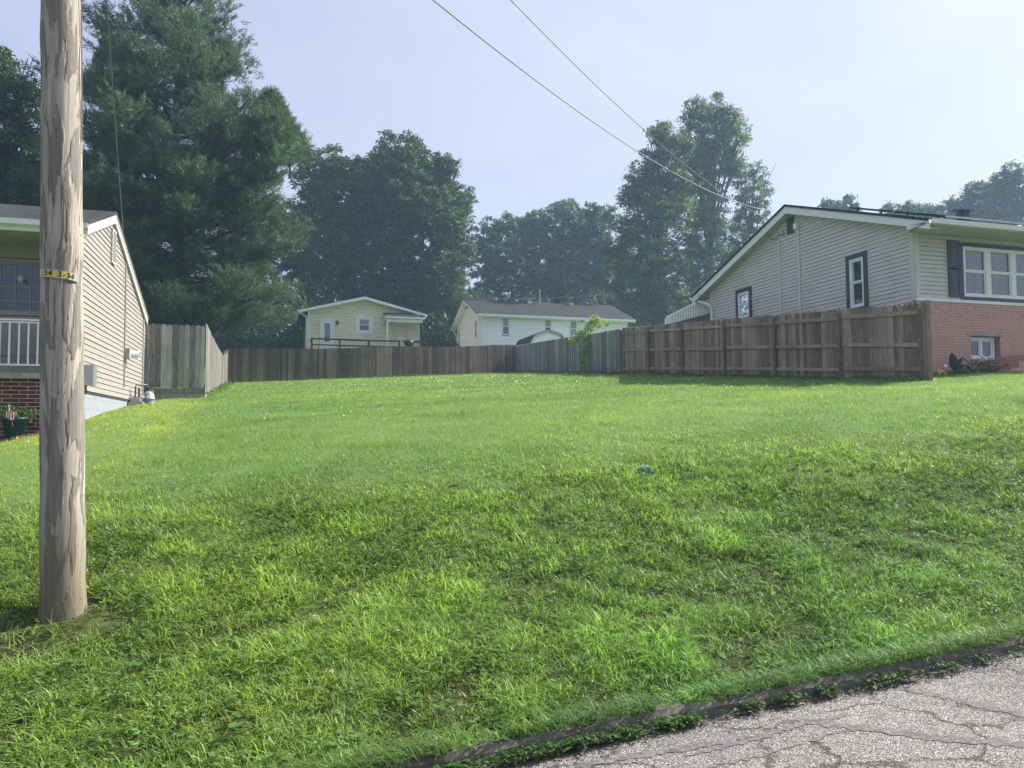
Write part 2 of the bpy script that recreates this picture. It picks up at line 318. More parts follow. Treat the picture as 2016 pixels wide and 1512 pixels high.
# ------------------------------------------------------------------ the setting: ground, street, kerb
def grid_sheet(name, us, vs, hf, mat):
    uu, vv = np.meshgrid(us, vs); z = hf(uu, vv); P = np.stack([uu, vv, z], -1).reshape(-1, 3)
    nu, nv = len(us), len(vs); i = np.arange(nv-1)[:, None]*nu+np.arange(nu-1)[None]
    q = np.stack([i, i+1, i+nu+1, i+nu], -1).reshape(-1)
    o = raw(name, P, q, np.full((nu-1)*(nv-1), 4), mat); o.data.polygons.foreach_set('use_smooth', [True]*len(o.data.polygons)); return o
gm, n, b = newmat('lawn_soil'); mp = coords(n)
t1 = N(n, 'ShaderNodeTexNoise', i_Scale=2.5, i_Detail=8.0, i_Roughness=.7); n.links.new(mp.outputs[0], t1.inputs['Vector'])
t2 = N(n, 'ShaderNodeTexNoise', i_Scale=9.0, i_Detail=8.0, i_Roughness=.7); n.links.new(mp.outputs[0], t2.inputs['Vector'])
r1 = ramp(n, [(.35, (.055, .045, .024)), (.65, (.085, .12, .03))]); n.links.new(t1.outputs['Fac'], r1.inputs[0])
r2 = ramp(n, [(.35, (.045, .04, .025)), (.6, (1, 1, 1))]); n.links.new(t2.outputs['Fac'], r2.inputs[0])
mi = n.nodes.new('ShaderNodeMix'); mi.data_type = 'RGBA'; mi.blend_type = 'MULTIPLY'; mi.inputs['Factor'].default_value = .6
n.links.new(r1.outputs[0], mi.inputs['A']); n.links.new(r2.outputs[0], mi.inputs['B']); sxy = n.nodes.new('ShaderNodeSeparateXYZ'); n.links.new(mp.outputs[0], sxy.inputs[0]); far_ = N(n, 'ShaderNodeMapRange'); far_.inputs['From Min'].default_value = 5; far_.inputs['From Max'].default_value = 8.5; n.links.new(sxy.outputs[1], far_.inputs['Value'])
turf = ramp(n, [(.3, (.085, .15, .04)), (.7, (.115, .19, .05))]); n.links.new(t1.outputs['Fac'], turf.inputs[0])
mf_ = n.nodes.new('ShaderNodeMix'); mf_.data_type = 'RGBA'; n.links.new(far_.outputs['Result'], mf_.inputs['Factor']); n.links.new(mi.outputs['Result'], mf_.inputs['A']); n.links.new(turf.outputs[0], mf_.inputs['B'])
n.links.new(mf_.outputs['Result'], b.inputs['Base Color'])
b.inputs['Roughness'].default_value = .95; b.inputs['Specular IOR Level'].default_value = .1
bp = N(n, 'ShaderNodeBump', i_Strength=.8, i_Distance=.03); n.links.new(t2.outputs['Fac'], bp.inputs['Height']); n.links.new(bp.outputs[0], b.inputs['Normal'])
us = np.concatenate([np.linspace(-900, -60, 12), np.linspace(-50, -10, 20), np.arange(-9, 20, .2), np.linspace(20.5, 60, 30), np.linspace(80, 900, 12)])
vs = np.concatenate([np.linspace(-900, -30, 8), [-12, -6, 0, 3.70, 3.775], np.arange(3.8, 14, .15), np.arange(14, 48, .5), np.linspace(49, 120, 40), np.linspace(140, 1500, 18)])
g = grid_sheet('lawn', us, vs, hgt, gm); tag(g, 'gently rising mown green lawn of the empty lot', 'lawn', kind='structure')

rm, n, b = newmat('old_asphalt'); mp = coords(n)
ag = N(n, 'ShaderNodeTexVoronoi', i_Scale=75.0); n.links.new(mp.outputs[0], ag.inputs['Vector'])
ag2 = N(n, 'ShaderNodeTexVoronoi', i_Scale=75.0, feature='DISTANCE_TO_EDGE'); n.links.new(mp.outputs[0], ag2.inputs['Vector'])
sep = n.nodes.new('ShaderNodeSeparateColor'); n.links.new(ag.outputs['Color'], sep.inputs[0])
rr = ramp(n, [(0, (.18, .17, .158)), (.35, (.255, .24, .224)), (.7, (.31, .293, .274)), (1, (.40, .378, .355))]); n.links.new(sep.outputs[0], rr.inputs[0])
ed = ramp(n, [(.02, (.1, .095, .095)), (.14, (1, 1, 1))]); n.links.new(ag2.outputs['Distance'], ed.inputs[0])
m1 = n.nodes.new('ShaderNodeMix'); m1.data_type = 'RGBA'; m1.blend_type = 'MULTIPLY'; m1.inputs['Factor'].default_value = .85
n.links.new(rr.outputs[0], m1.inputs['A']); n.links.new(ed.outputs[0], m1.inputs['B'])
# cracks: warped cell edges at two sizes
wn = N(n, 'ShaderNodeTexNoise', i_Scale=3.5, i_Detail=6.0, i_Roughness=.7); n.links.new(mp.outputs[0], wn.inputs['Vector'])
wv = N(n, 'ShaderNodeVectorMath', operation='MULTIPLY_ADD'); wv.inputs[1].default_value = (.35, .35, .35); n.links.new(wn.outputs['Color'], wv.inputs[0]); n.links.new(mp.outputs[0], wv.inputs[2])
outc = m1.outputs['Result']; hts = []
for sc, w_, k in ((1.6, .016, .85), (4.3, .012, .55)):
    cv = N(n, 'ShaderNodeTexVoronoi', feature='DISTANCE_TO_EDGE', i_Scale=sc); n.links.new(wv.outputs[0], cv.inputs['Vector'])
    cr = ramp(n, [(w_*.4, (1, 1, 1)), (w_*1.6, (0, 0, 0))]); n.links.new(cv.outputs['Distance'], cr.inputs[0])
    gate = N(n, 'ShaderNodeTexNoise', i_Scale=1.3*sc, i_Detail=3.0); n.links.new(mp.outputs[0], gate.inputs['Vector'])
    gr = ramp(n, [(.42, (0, 0, 0)), (.55, (1, 1, 1))]); n.links.new(gate.outputs['Fac'], gr.inputs[0])
    a1 = N(n, 'ShaderNodeMath', operation='MULTIPLY'); n.links.new(cr.outputs[0], a1.inputs[0]); n.links.new(gr.outputs[0], a1.inputs[1])
    a2 = N(n, 'ShaderNodeMath', operation='MULTIPLY'); a2.inputs[1].default_value = k; n.links.new(a1.outputs[0], a2.inputs[0])
    mm = n.nodes.new('ShaderNodeMix'); mm.data_type = 'RGBA'; mm.inputs['B'].default_value = (.035, .032, .032, 1)
    n.links.new(a2.outputs[0], mm.inputs['Factor']); n.links.new(outc, mm.inputs['A']); outc = mm.outputs['Result']; hts.append(a2)
bl = N(n, 'ShaderNodeTexNoise', i_Scale=.9, i_Detail=4.0); n.links.new(mp.outputs[0], bl.inputs['Vector'])
blr = ramp(n, [(.3, (.78, .78, .8)), (.7, (1.1, 1.06, 1.04))]); n.links.new(bl.outputs['Fac'], blr.inputs[0])
m4 = n.nodes.new('ShaderNodeMix'); m4.data_type = 'RGBA'; m4.blend_type = 'MULTIPLY'; m4.inputs['Factor'].default_value = 1
n.links.new(outc, m4.inputs['A']); n.links.new(blr.outputs[0], m4.inputs['B']); n.links.new(m4.outputs['Result'], b.inputs['Base Color']); b.inputs['Roughness'].default_value = .9
hsum = N(n, 'ShaderNodeMath', operation='MULTIPLY_ADD'); n.links.new(hts[0].outputs[0], hsum.inputs[0]); hsum.inputs[1].default_value = -1.5; n.links.new(ed.outputs[0], hsum.inputs[2])
bp = N(n, 'ShaderNodeBump', i_Strength=.8, i_Distance=.006); n.links.new(hsum.outputs[0], bp.inputs['Height']); n.links.new(bp.outputs[0], b.inputs['Normal'])
def road_h(u, v): return zr(u)+.006*np.sin(u*2.3)*np.sin(v*3.1)-.01*np.clip(np.abs(v+.5)-3, 0, 9)
rd = grid_sheet('street', np.concatenate([np.linspace(-400, -25, 8), np.arange(-20, 25, .25), np.linspace(30, 400, 8)]), np.linspace(-5.5, 3.715, 40), road_h, rm)
tag(rd, 'worn cracked grey asphalt street in front of the kerb', 'street', kind='structure')
# dark sealed cracks running over the street
tar = plain('crack_sealant', (.085, .082, .082), .9, .35, 9, dirt=((.30, .28, .27), 45, .9))
def strip(path, w, seed, zoff=.0025):
    r_ = random.Random(seed); mb = MB(); vs_ = []; pts = []
    for i in range(len(path)-1):
        for k in range(14):
            t = k/14; pts.append((path[i][0]*(1-t)+path[i+1][0]*t, path[i][1]*(1-t)+path[i+1][1]*t))
    pts.append(path[-1]); m_ = len(pts)
    for i, (x, y) in enumerate(pts):
        a = pts[min(i+1, m_-1)]; c = pts[max(i-1, 0)]; dx, dy = a[0]-c[0], a[1]-c[1]; L = math.hypot(dx, dy)+1e-9
        taper = min(1, i/4+.1, (m_-1-i)/4+.1); j = (r_.random()-.5)*.03
        ww = w*taper*(.6+.8*r_.random())/2; nx, ny = -dy/L, dx/L
        for s_ in (-1, 1):
            X, Y = x+nx*(s_*ww+j), y+ny*(s_*ww+j); vs_.append((X, Y, float(road_h(X, Y))+zoff))
    mb.add(vs_, [(2*i, 2*i+2, 2*i+3, 2*i+1) for i in range(m_-1)]); return mb
def rp(x, y):
    p = ray(x, y)
    t = -1.65/p[2]
    for _ in range(8): q = p*t; t = (float(road_h(q[0], q[1])))/p[2]
    q = p*t; return (q[0], q[1])
sr = thing('crack_seal', (2.5, 2.6, -1.56), 'dark irregular sealed crack lines across the pale asphalt', 'crack sealant'); sr['kind'] = 'structure'
for i, (pth, w_) in enumerate([([rp(1350, 1490), rp(1500, 1452), rp(1575, 1425), rp(1680, 1408)], .035),
                               ([rp(1560, 1418), rp(1690, 1432), rp(1830, 1452), rp(2060, 1470)], .075),
                               ([rp(1710, 1345), rp(1850, 1370), rp(1940, 1393), rp(2060, 1420)], .05),
                               ([rp(1120, 1512), rp(1250, 1490), rp(1390, 1468), rp(1480, 1450)], .05),
                               ([rp(1390, 1512), rp(1500, 1490), rp(1640, 1445), rp(1700, 1432)], .014)]):
    strip(pth, w_, i).build('sealed_crack', tar, sr)
# kerb
mb = MB(); us_ = np.arange(-16, 22, .11); r_ = random.Random(3); rows = []
for u in us_:
    z = float(zr(u)); j = lambda a: (r_.random()-.5)*a
    joint = -.012 if abs((u+.4) % 1.9) < .11 else 0
    w_ = .012*math.sin(u*1.7)+.008*math.sin(u*4.1); rows.append([(u, 3.70+w_+j(.01), z-.05), (u, 3.712+w_+j(.014)-joint, z+.035+j(.014)), (u, 3.735+w_+j(.012), z+.062+joint+j(.014)), (u, 3.79+w_, z+.07+joint+j(.014)), (u, 3.83+j(.02), z+.06), (u, 3.84, z-.05)])
vs_ = [p for r in rows for p in r]; fs_ = [(i*6+k, (i+1)*6+k, (i+1)*6+k+1, i*6+k+1) for i in range(len(rows)-1) for k in range(5)]
mb.add(vs_, fs_)
kb = mb.build('kerb', plain('kerb_concrete', (.13, .12, .10), .95, .4, 10, bump=1.0, dirt=((.05, .045, .035), 7, .8)))
tag(kb, 'low weathered concrete kerb between street and grass bank', 'kerb', kind='structure')

# ------------------------------------------------------------------ fences
def pickets(path_fn, s0, s1, w, gap, zt, zb, thick, nrm, seed, ear=.035, jit=.012):
    mb = MB(); r_ = random.Random(seed); s = s0
    while s < s1-w*.4:
        e = min(s+w, s1); j = (r_.random()-.5)*2*jit; tilt = (r_.random()-.5)*.006; dn = (r_.random()-.5)*.008
        A = np.array(path_fn(s)); B_ = np.array(path_fn(e)); d = (B_-A)/np.linalg.norm(B_-A); L = np.linalg.norm(B_-A); nn = np.array(nrm)
        zt_ = zt((s+e)/2)+j; zb_ = zb((s+e)/2)+(r_.random()-.5)*.02
        fn = lambda a, z, c: (A[0]+d[0]*(a+tilt*(z-zb_))+nn[0]*(c+dn), A[1]+d[1]*(a+tilt*(z-zb_))+nn[1]*(c+dn), z)
        mb.prism([(0, zb_), (L, zb_), (L, zt_-ear), (L-ear, zt_), (ear, zt_), (0, zt_-ear)], 0, thick, fn, r_.random()); s = e+gap*(.4+1.2*r_.random())
    return mb
# the long fence on the right, rails and posts on this side
FX = 13.1
fv = [12.83, 15.29, 17.83, 20.26, 22.79, 25.18, 27.47]
ftop = lambda v: 2.60+(v-12.9)*(3.90-2.60)/(27.41-12.9)
fbot = lambda v: float(hgt(FX, v))+.05
rf = thing('wooden_fence', (FX, 20.15, float(hgt(FX, 20))), 'long brown weathered board fence with rails and posts facing the lawn', 'fence')
for i in range(6):
    a, c = fv[i], fv[i+1]
    pickets(lambda s: (FX+.045, s), a, c, .14, .003, ftop, fbot, .016, (1, 0), 100+i).build('picket_panel', M['fence_brown'], rf)
    for q, off in ((0, -.26), (1, -.93), (2, None)):
        mb = MB(); r_ = random.Random(i*9+q)
        za = (ftop(a)+off if off else fbot(a)+.14)+(r_.random()-.5)*.04; zc = (ftop(c)+off if off else fbot(c)+.14)+(r_.random()-.5)*.04
        mb.obox((FX, a+.045, za), (.04, 0, 0), (0, c-a-.09, zc-za), (0, 0, .088), r_.random()*.4+.5); mb.build('rail', M['fence_brown'], rf)
for i, v in enumerate(fv):
    mb = MB(); z0 = float(hgt(FX, v))-.2
    if i == 0:
        mb.obox((FX-.02, v-.14, z0), (.105, 0, 0), (0, .14, 0), (.0, 0, ftop(v)-z0+.02), .35); mb.obox((FX-.03, v+.003, z0), (.07, 0, 0), (0, .09, 0), (0, 0, ftop(v)-z0-.12), .1)
    else: mb.box(FX-.055, FX-.003, v-.045, v+.045, z0, ftop(v)-.1, .15 if i != 6 else .05)
    mb.build('post', M['fence_brown'], rf)
# grey board fence beyond it up to the back corner
gp = [(13.15, 27.6), (13.62, 32.2), (13.87, 35.8), (14.22, 44.75)]
gl = [0]
for i in range(3): gl.append(gl[-1]+math.dist(gp[i], gp[i+1]))
def gpath(s):
    for i in range(3):
        if s <= gl[i+1] or i == 2:
            t = (s-gl[i])/(gl[i+1]-gl[i]); return (gp[i][0]*(1-t)+gp[i+1][0]*t, gp[i][1]*(1-t)+gp[i+1][1]*t)
gtops = [onu(1222, 646, 13.15)[2], at(1155, 658, 34.7)[2], at(1110, 664, 38.3)[2], at(1017, 680, 47)[2]]
gtop = lambda s: float(np.interp(s, gl, gtops)); gbot = lambda s: float(hgt(*gpath(s)))+.03
gf = thing('wooden_fence', (13.7, 36, float(hgt(13.7, 36))), 'silvery grey board fence with a vine climbing over it', 'fence')
for i in range(3):
    pickets(gpath, gl[i], gl[i+1], .14, .012, gtop, gbot, .018, (-1, 0), 200+i, jit=.02).build('picket_panel', M['fence_grey'], gf)
s = 0
while s < gl[-1]:
    p = gpath(s); MB_ = MB(); MB_.box(p[0]+.02, p[0]+.1, p[1]-.045, p[1]+.045, gbot(s)-.2, gtop(s)-.1, .3); MB_.build('post', M['fence_grey'], gf); s += 2.44
# dark brown back fence
bx = [-2.2, 5.47, 14.2]; by = [42.0, 42.72, 44.7]
btop_ = [at(447, 688, 39.5)[2], at(740, 684, 42.5)[2], at(1016, 680, 47)[2]]
bl_ = [0, math.dist((bx[0], by[0]), (bx[1], by[1]))]; bl_.append(bl_[1]+math.dist((bx[1], by[1]), (bx[2], by[2])))
bpath = lambda s: (float(np.interp(s, bl_, bx)), float(np.interp(s, bl_, by)))
def btop(s): return float(np.interp(s, bl_, btop_))+.04*math.sin(s*.9)+.02
bbot = lambda s: float(hgt(*bpath(s)))+.02
bf = thing('wooden_fence', (6, 43, float(hgt(6, 43))), 'dark brown board fence along the back of the lot', 'fence')
s = 0; i = 0
while s < bl_[2]-.2:
    e = min(s+2.44, bl_[2]); pickets(bpath, s, e, .14, .006, btop, bbot, .018, (0, -1), 300+i, jit=.018).build('picket_panel', M['fence_umber'], bf)
    p = bpath(s); q = MB(); q.box(p[0]-.045, p[0]+.045, p[1]+.01, p[1]+.1, bbot(s)-.2, btop(s)-.1, .3); q.build('post', M['fence_umber'], bf); s = e; i += 1
# grey fence at the left house: short front panel and stepped side run
lf = thing('wooden_fence', (-1.8, 22.8, float(hgt(-1.8, 22.8))), 'short grey board fence boxed against the blush sided house', 'fence')
zl = onv(400, 641, 22.76)[2]; zlb = onv(400, 764, 22.76)[2]
pickets(lambda s: (s, 22.76), -3.32, -1.80, .138, .005, lambda s: zl, lambda s: zlb, .018, (0, -1), 400).build('picket_panel', M['fence_grey'], lf)
mb = MB(); zg = float(hgt(-2.5, 22.7))-.15
for k in range(3):
    z0 = zlb-.005-(k+1)*(zlb-zg)/3; mb.box(-3.32, -1.79, 22.735+.006*k, 22.775, z0, z0+(zlb-zg)/3-.008, .2+.3*k)
mb.build('skirt_boards', M['fence_grey'], lf)
lsz = [(22.78, zl), (42.0, btop_[0]+.1)]
def ltop(s): return float(np.interp(s, [22.78, 26, 30, 34, 42], [zl, zl+.02, zl+.10, zl+.22, btop_[0]+.03]))
k = 0; s = 22.78
while s < 41.9:
    e = min(s+2.3, 41.95); st = ltop(s)+ (.12 if k else 0)
    pickets(lambda q: (-1.78-.42*(q-22.78)/19.2, q), s, e, .14, .006, lambda q, a=s: ltop(a)+.05+(.03 if (q-a) < .3 else 0)+.06*(q-a)/2.3, lambda q: float(hgt(-2, q))+.16-.08*((q-22.8) % 2.3)/2.3, .02, (1, 0), 420+k, jit=.02).build('picket_panel', M['fence_silver'], lf)
    mb = MB(); mb.box(-1.79-.42*(s-22.78)/19.2, -1.76-.42*(s-22.78)/19.2, s+.02, e-.02, float(hgt(-2, s))-.1, float(hgt(-2, s))+.13, .8); mb.build('skirt_boards', M['fence_silver'], lf)
    s = e; k += 1

# ------------------------------------------------------------------ house parts on a wall frame
class Fr:   # a wall plane: axis 'u' -> plane x=c (runs along y); axis 'v' -> plane y=c (runs along x); sg = outward sign
    def __init__(s, axis, c, sg): s.ax, s.c, s.sg = axis, c, sg
    def P(s, a, n_, z): return (s.c+s.sg*n_, a, z) if s.ax == 'u' else (a, s.c+s.sg*n_, z)
    def box(s, mb, a0, a1, n0, n1, z0, z1, t=.5):
        p = s.P(a0, n0, z0); q = s.P(a1, n1, z1); mb.box(p[0], q[0], p[1], q[1], z0, z1, t)
def siding(fr, span, z0, z1, e=.105, opens=(), depth=.018):
    mb = MB(); z = z0
    while z < z1-.005:
        zt_ = min(z+e, z1); lo, hi = span(z); lo2, hi2 = span(zt_)
        if hi-lo > .02:
            segs = [(lo, hi, lo2, hi2)]
            for (a0, a1, b0, b1) in opens:
                if b0 < (z+zt_)/2 < b1:
                    ns = []
                    for (l, h, l2, h2) in segs:
                        if a0 > l and a1 < h: ns += [(l, a0, l2, a0), (a1, h, a1, h2)]
                        else: ns.append((l, h, l2, h2))
                    segs = ns
            for (l, h, l2, h2) in segs:
                dj, dj2 = random.uniform(.75, 1.2), random.uniform(.75, 1.2); P = fr.P; mb.add([P(l, depth*dj, z+.008), P(h, depth*dj2, z+.008), P(h2, .002, zt_), P(l2, .002, zt_), P(l, 0.0, z), P(h, 0.0, z)], [(0, 1, 2, 3), (4, 5, 1, 0)], random.random())
        z = zt_
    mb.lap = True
    return mb
def window(root, fr, a0, a1, z0, z1, trim=None, tw=.09, hung=True, cover='curtain', cols=1, frame='white_clean', grid=None, recess=.06, mull=.09, sill=False):
    """frame > trim, sash, pane, curtain"""
    fw = .055; mb = MB()
    fr.box(mb, a0, a1, -recess, .035, z1-fw, z1); fr.box(mb, a0, a1, -recess, .035, z0, z0+fw); fr.box(mb, a0, a0+fw, -recess, .035, z0+fw, z1-fw); fr.box(mb, a1-fw, a1, -recess, .035, z0+fw, z1-fw)
    cw = (a1-a0-2*fw-(cols-1)*mull)/cols
    for k in range(cols-1): x = a0+fw+cw*(k+1)+mull*k; fr.box(mb, x, x+mull, -recess, .03, z0+fw, z1-fw)
    w = mb.build('window', M[frame], root)
    if trim:
        mb = MB(); fr.box(mb, a0-tw, a1+tw, .004, .045, z1, z1+tw); fr.box(mb, a0-tw, a1+tw, .004, .045, z0-tw*.9, z0)
        fr.box(mb, a0-tw, a0, .004, .045, z0, z1); fr.box(mb, a1, a1+tw, .004, .045, z0, z1); mb.build('trim', M[trim], w)
    if sill: mb = MB(); fr.box(mb, a0-.06, a1+.06, .0, .08, z0-.05, z0-.002); mb.build('sill', M['white'], w)
    for k in range(cols):
        x0 = a0+fw+k*(cw+mull); x1 = x0+cw; zm = (z0+z1)/2; sw = .04
        mb = MB()
        if hung:
            for (b0, b1, nn) in ((z0+fw, zm+.02, .005), (zm+.02, z1-fw, .02)):
                fr.box(mb, x0, x1, nn-.03, nn, b0, b0+sw); fr.box(mb, x0, x1, nn-.03, nn, b1-sw*.8, b1)
                fr.box(mb, x0, x0+sw, nn-.03, nn, b0+sw, b1-sw*.8); fr.box(mb, x1-sw, x1, nn-.03, nn, b0+sw, b1-sw*.8)
        else:
            fr.box(mb, x0, x1, -.02, .005, z0+fw, z0+fw+sw); fr.box(mb, x0, x1, -.02, .005, z1-fw-sw, z1-fw); fr.box(mb, x0, x0+sw, -.02, .005, z0+fw+sw, z1-fw-sw); fr.box(mb, x1-sw, x1, -.02, .005, z0+fw+sw, z1-fw-sw)
        if grid:
            gx, gz = grid
            for i in range(1, gx): q = x0+(x1-x0)*i/gx; fr.box(mb, q-.009, q+.009, -.008, .008, z0+fw+.01, z1-fw-.01)
            for i in range(1, gz): q = z0+(z1-z0)*i/gz; fr.box(mb, x0+.01, x1-.01, -.006, .006, q-.009, q+.009)
        mb.build('sash', M[frame], w)
        mb = MB(); P = fr.P; nn = -.012
        mb.add([P(x0+.005, nn, z0+fw), P(x1-.005, nn, z0+fw), P(x1-.005, nn, z1-fw), P(x0+.005, nn, z1-fw)], [(0, 1, 2, 3)]); mb.build('pane', M['glass'], w)
        if cover == 'curtain':
            mb = MB(); m_ = 24
            vs_ = []
            for i in range(m_+1):
                q = x0+(x1-x0)*i/m_; d = -.07+.014*math.sin(i*1.9); vs_ += [P(q, d, z0+fw), P(q, d, z1-fw)]
            mb.add(vs_, [(2*i, 2*i+2, 2*i+3, 2*i+1) for i in range(m_)]); mb.build('curtain', M['curtain'], w)
        elif cover in ('blind', 'halfblind'):
            mb = MB(); zz = z1-fw; zlim = z0+fw if cover == 'blind' else (z0+z1)/2+.05
            while zz > zlim: mb.add([P(x0, -.05, zz), P(x1, -.05, zz), P(x1, -.035, zz-.045), P(x0, -.035, zz-.045)], [(0, 1, 2, 3)], random.random()); zz -= .05
            mb.build('blind', M['blind'], w)
    mb = MB(); P = fr.P; mb.add([P(a0+.01, -recess-.06, z0+.01), P(a1-.01, -recess-.06, z0+.01), P(a1-.01, -recess-.06, z1-.01), P(a0+.01, -recess-.06, z1-.01)], [(0, 1, 2, 3)]); mb.build('dark_room', M['inside'], w)
    return w
def gable_fn(c, zp, sl): return lambda z: (c-(zp-z)/sl, c+(zp-z)/sl)
def clipspan(f, lo, hi): return lambda z: (max(lo, f(z)[0]), min(hi, f(z)[1]))

# ------------------------------------------------------------------ left house (blush siding, oxblood brick porch)
H1 = thing('house', (-6, 18.5, 0), 'blush sided house with dark red brick porch and charcoal roof', 'house')
w1 = Fr('u', -3.3, 1); pv, pz, sl = 18.05, 4.62, .34
span1 = clipspan(gable_fn(pv, pz-.1, sl), 15.35, 22.3)
siding(w1, span1, .73, pz-.12, .107).build('side_wall', M['siding_pink'], H1)
for a_, b_, t_ in ((22.3, 22.42, 3.12), (15.28, 15.38, 3.6)): mb = MB(); w1.box(mb, a_, b_, 0, .03, .73, t_); mb.build('corner_trim', M['siding_pink'], H1)
siding(w1, lambda z: (22.42, 22.42+max(.1, (3.05-z)/1.0) if z > 1.6 else 23.9), .73, 3.0, .107).build('rear_wall', M['siding_pink'], H1)
mb = MB(); mb.box(-9.9, -3.304, 22.0, 22.31, -.2, 3.1); mb.box(-9.9, -9.8, 15.4, 22, -.6, 3.1); mb.build('back_wall', M['siding_pink'], H1)
mb = MB(); mb.box(-3.45, -3.315, 15.3, 22.3, -.9, .69); mb.build('foundation', M['block'], H1)
mb = MB(); mb.box(-3.4, -3.30, 15.32, 22.3, .69, .725); mb.build('drip_gap_shadow', M['darkgap'], H1)
def roofpoly(v0, vp, v1, zp, s_, th): return [(v0, zp-s_*(vp-v0)), (vp, zp), (v1, zp-s_*(v1-vp)), (v1, zp-s_*(v1-vp)-th), (vp, zp-th), (v0, zp-s_*(vp-v0)-th)]
ex = lambda a, z, c: (c, a, z)
mb = MB(); mb.prism(roofpoly(14.95, pv, 22.72, pz+.06, sl, .06), -10.2, -3.215, ex); mb.build('roof', M['roof_dark'], H1)
mb = MB()
for a, c in ((14.95, pv), (pv, 22.72)):
    f_ = lambda v: pz-sl*abs(v-pv)
    mb.prism([(a, f_(a)), (c, f_(c)), (c, f_(c)-.19), (a, f_(a)-.19)], -3.26, -3.235, ex)
    mb.prism([(a, f_(a)-.02), (c, f_(c)-.02), (c, f_(c)-.06), (a, f_(a)-.06)], -3.235, -3.222, ex)
mb.build('rake_board', M['white_sun'], H1)
mb = MB(); mb.prism([(14.97, pz-sl*(pv-14.97)-.16), (pv, pz-.16), (22.6, pz-sl*(22.6-pv)-.16), (22.6, pz-sl*(22.6-pv)-.18), (pv, pz-.18), (14.97, pz-sl*(pv-14.97)-.18)], -3.295, -3.262, ex); mb.build('soffit', M['white_sun'], H1)
zg_ = pz+.06-sl*(pv-14.95)
mb = MB(); mb.prism([(14.83, zg_-.01), (14.84, zg_-.10), (14.94, zg_-.12), (14.945, zg_-.02), (14.93, zg_-.02), (14.925, zg_-.10), (14.86, zg_-.085), (14.845, zg_-.01)], -10.2, -3.1, ex); mb.prism([(14.955, zg_-.03), (14.99, zg_-.03), (14.99, zg_-.19), (14.955, zg_-.19)], -10.2, -3.12, ex); mb.build('gutter', M['white_clean'], H1)
mb = MB()
for i in range(60): u = -10.4+i*.115; mb.box(u, u+.108, 14.99, 16.2, zg_-.19+(i % 2)*.004, zg_-.17)
mb.build('porch_ceiling', M['soffit'], H1)
wf = Fr('v', 16.2, -1)
mb = MB()
for (z0, z1, n1) in ((zg_-.30, zg_-.19, .03), (3.2, zg_-.30, .0), (.9, 2.12, 0)):
    wf.box(mb, -10.0, -3.42, -.1, n1, z0, z1)
wf.box(mb, -3.75, -3.42, -.1, 0, 2.12, 3.2); wf.box(mb, -10, -6.6, -.1, 0, 2.12, 3.2)
for i in range(16): q = -10+i*.42; wf.box(mb, q, q+.05, 0, .018, 1.15, 2.05)
wf.box(mb, -10, -3.42, 0, .02, 1.38, 1.40)
mb.build('porch_wall', M['taupe'], H1)
window(H1, wf, -6.6, -3.75, 2.13, 3.18, None, hung=False, cover='none', cols=1, grid=(11, 4), frame='taupe')
mb = MB(); mb.box(-10, -3.42, 15.42, 16.2, .92, 1.0); mb.build('porch_floor', M['concrete'], H1)
mb = MB(); mb.box(-10, -3.34, 15.30, 15.5, -1.2, .905); mb.build('porch_brick', M['brick_dark'], H1)
mb = MB(); mb.box(-10, -3.32, 15.25, 15.54, .908, 1.015); mb.build('porch_cap', M['concrete'], H1)
mb = MB(); mb.box(-10, -3.34, 15.29, 15.42, 1.02, 1.12); mb.build('porch_ledge', plain('mauve_board', (.17, .15, .15), .6), H1)
mb = MB(); mb.box(-10, -3.36, 15.30, 15.36, 1.925, 1.955); mb.box(-10, -3.36, 15.31, 15.35, 1.885, 1.91); mb.box(-10, -3.36, 15.31, 15.35, 1.135, 1.165)
u = -9.9
while u < -3.4: mb.box(u, u+.026, 15.318, 15.344, 1.165, 1.89); u += .145
mb.box(-3.44, -3.36, 15.30, 15.38, 1.02, 2.02); mb.box(-3.5, -3.36, 15.30, 15.44, 1.96, zg_-.19)
mb.build('railing', M['white_clean'], H1)
mb = MB(); w1.box(mb, pv-.2, pv+.2, .0, .05, 3.55, 4.28); mb.build('gable_vent', M['white_sun'], H1)
mb = MB()
for i in range(11): z = 3.6+i*.06; w1.box(mb, pv-.15, pv-.02, .05, .056, z, z+.03); w1.box(mb, pv+.02, pv+.15, .05, .056, z, z+.03)
mb.build('vent_slots', M['darkgap'], H1)
mb = MB(); cz = 4.17; mb.tube([(-3.27, 19.55, cz-.3), (-3.27, 19.6, 2.3), (-3.27, 19.66, 1.0)], .016, 6); mb.build('conduit', M['conduit'], H1)
a_ = onu(241, 700, -3.2); c_ = onu(241, 679, -3.2)
mb = MB(); mb.box(-3.285, -3.17, 19.63, 19.85, a_[2], c_[2]); mb.build('meter_box', M['meter_grey'], H1)
mb = MB(); mb.tube([(-3.18, 19.95, (a_[2]+c_[2])/2), (-3.02, 19.98, (a_[2]+c_[2])/2)], .085, 12); mb.box(-3.1, -3.02, 19.9, 20.0, a_[2]+.0, a_[2]+.1); mb.build('meter_dial', M['white'], H1)
mb = MB(); mb.box(-3.285, -3.13, 15.70, 16.02, onu(165, 756, -3.2)[2], onu(165, 714, -3.2)[2]); mb.build('panel_box', M['steel'], H1)
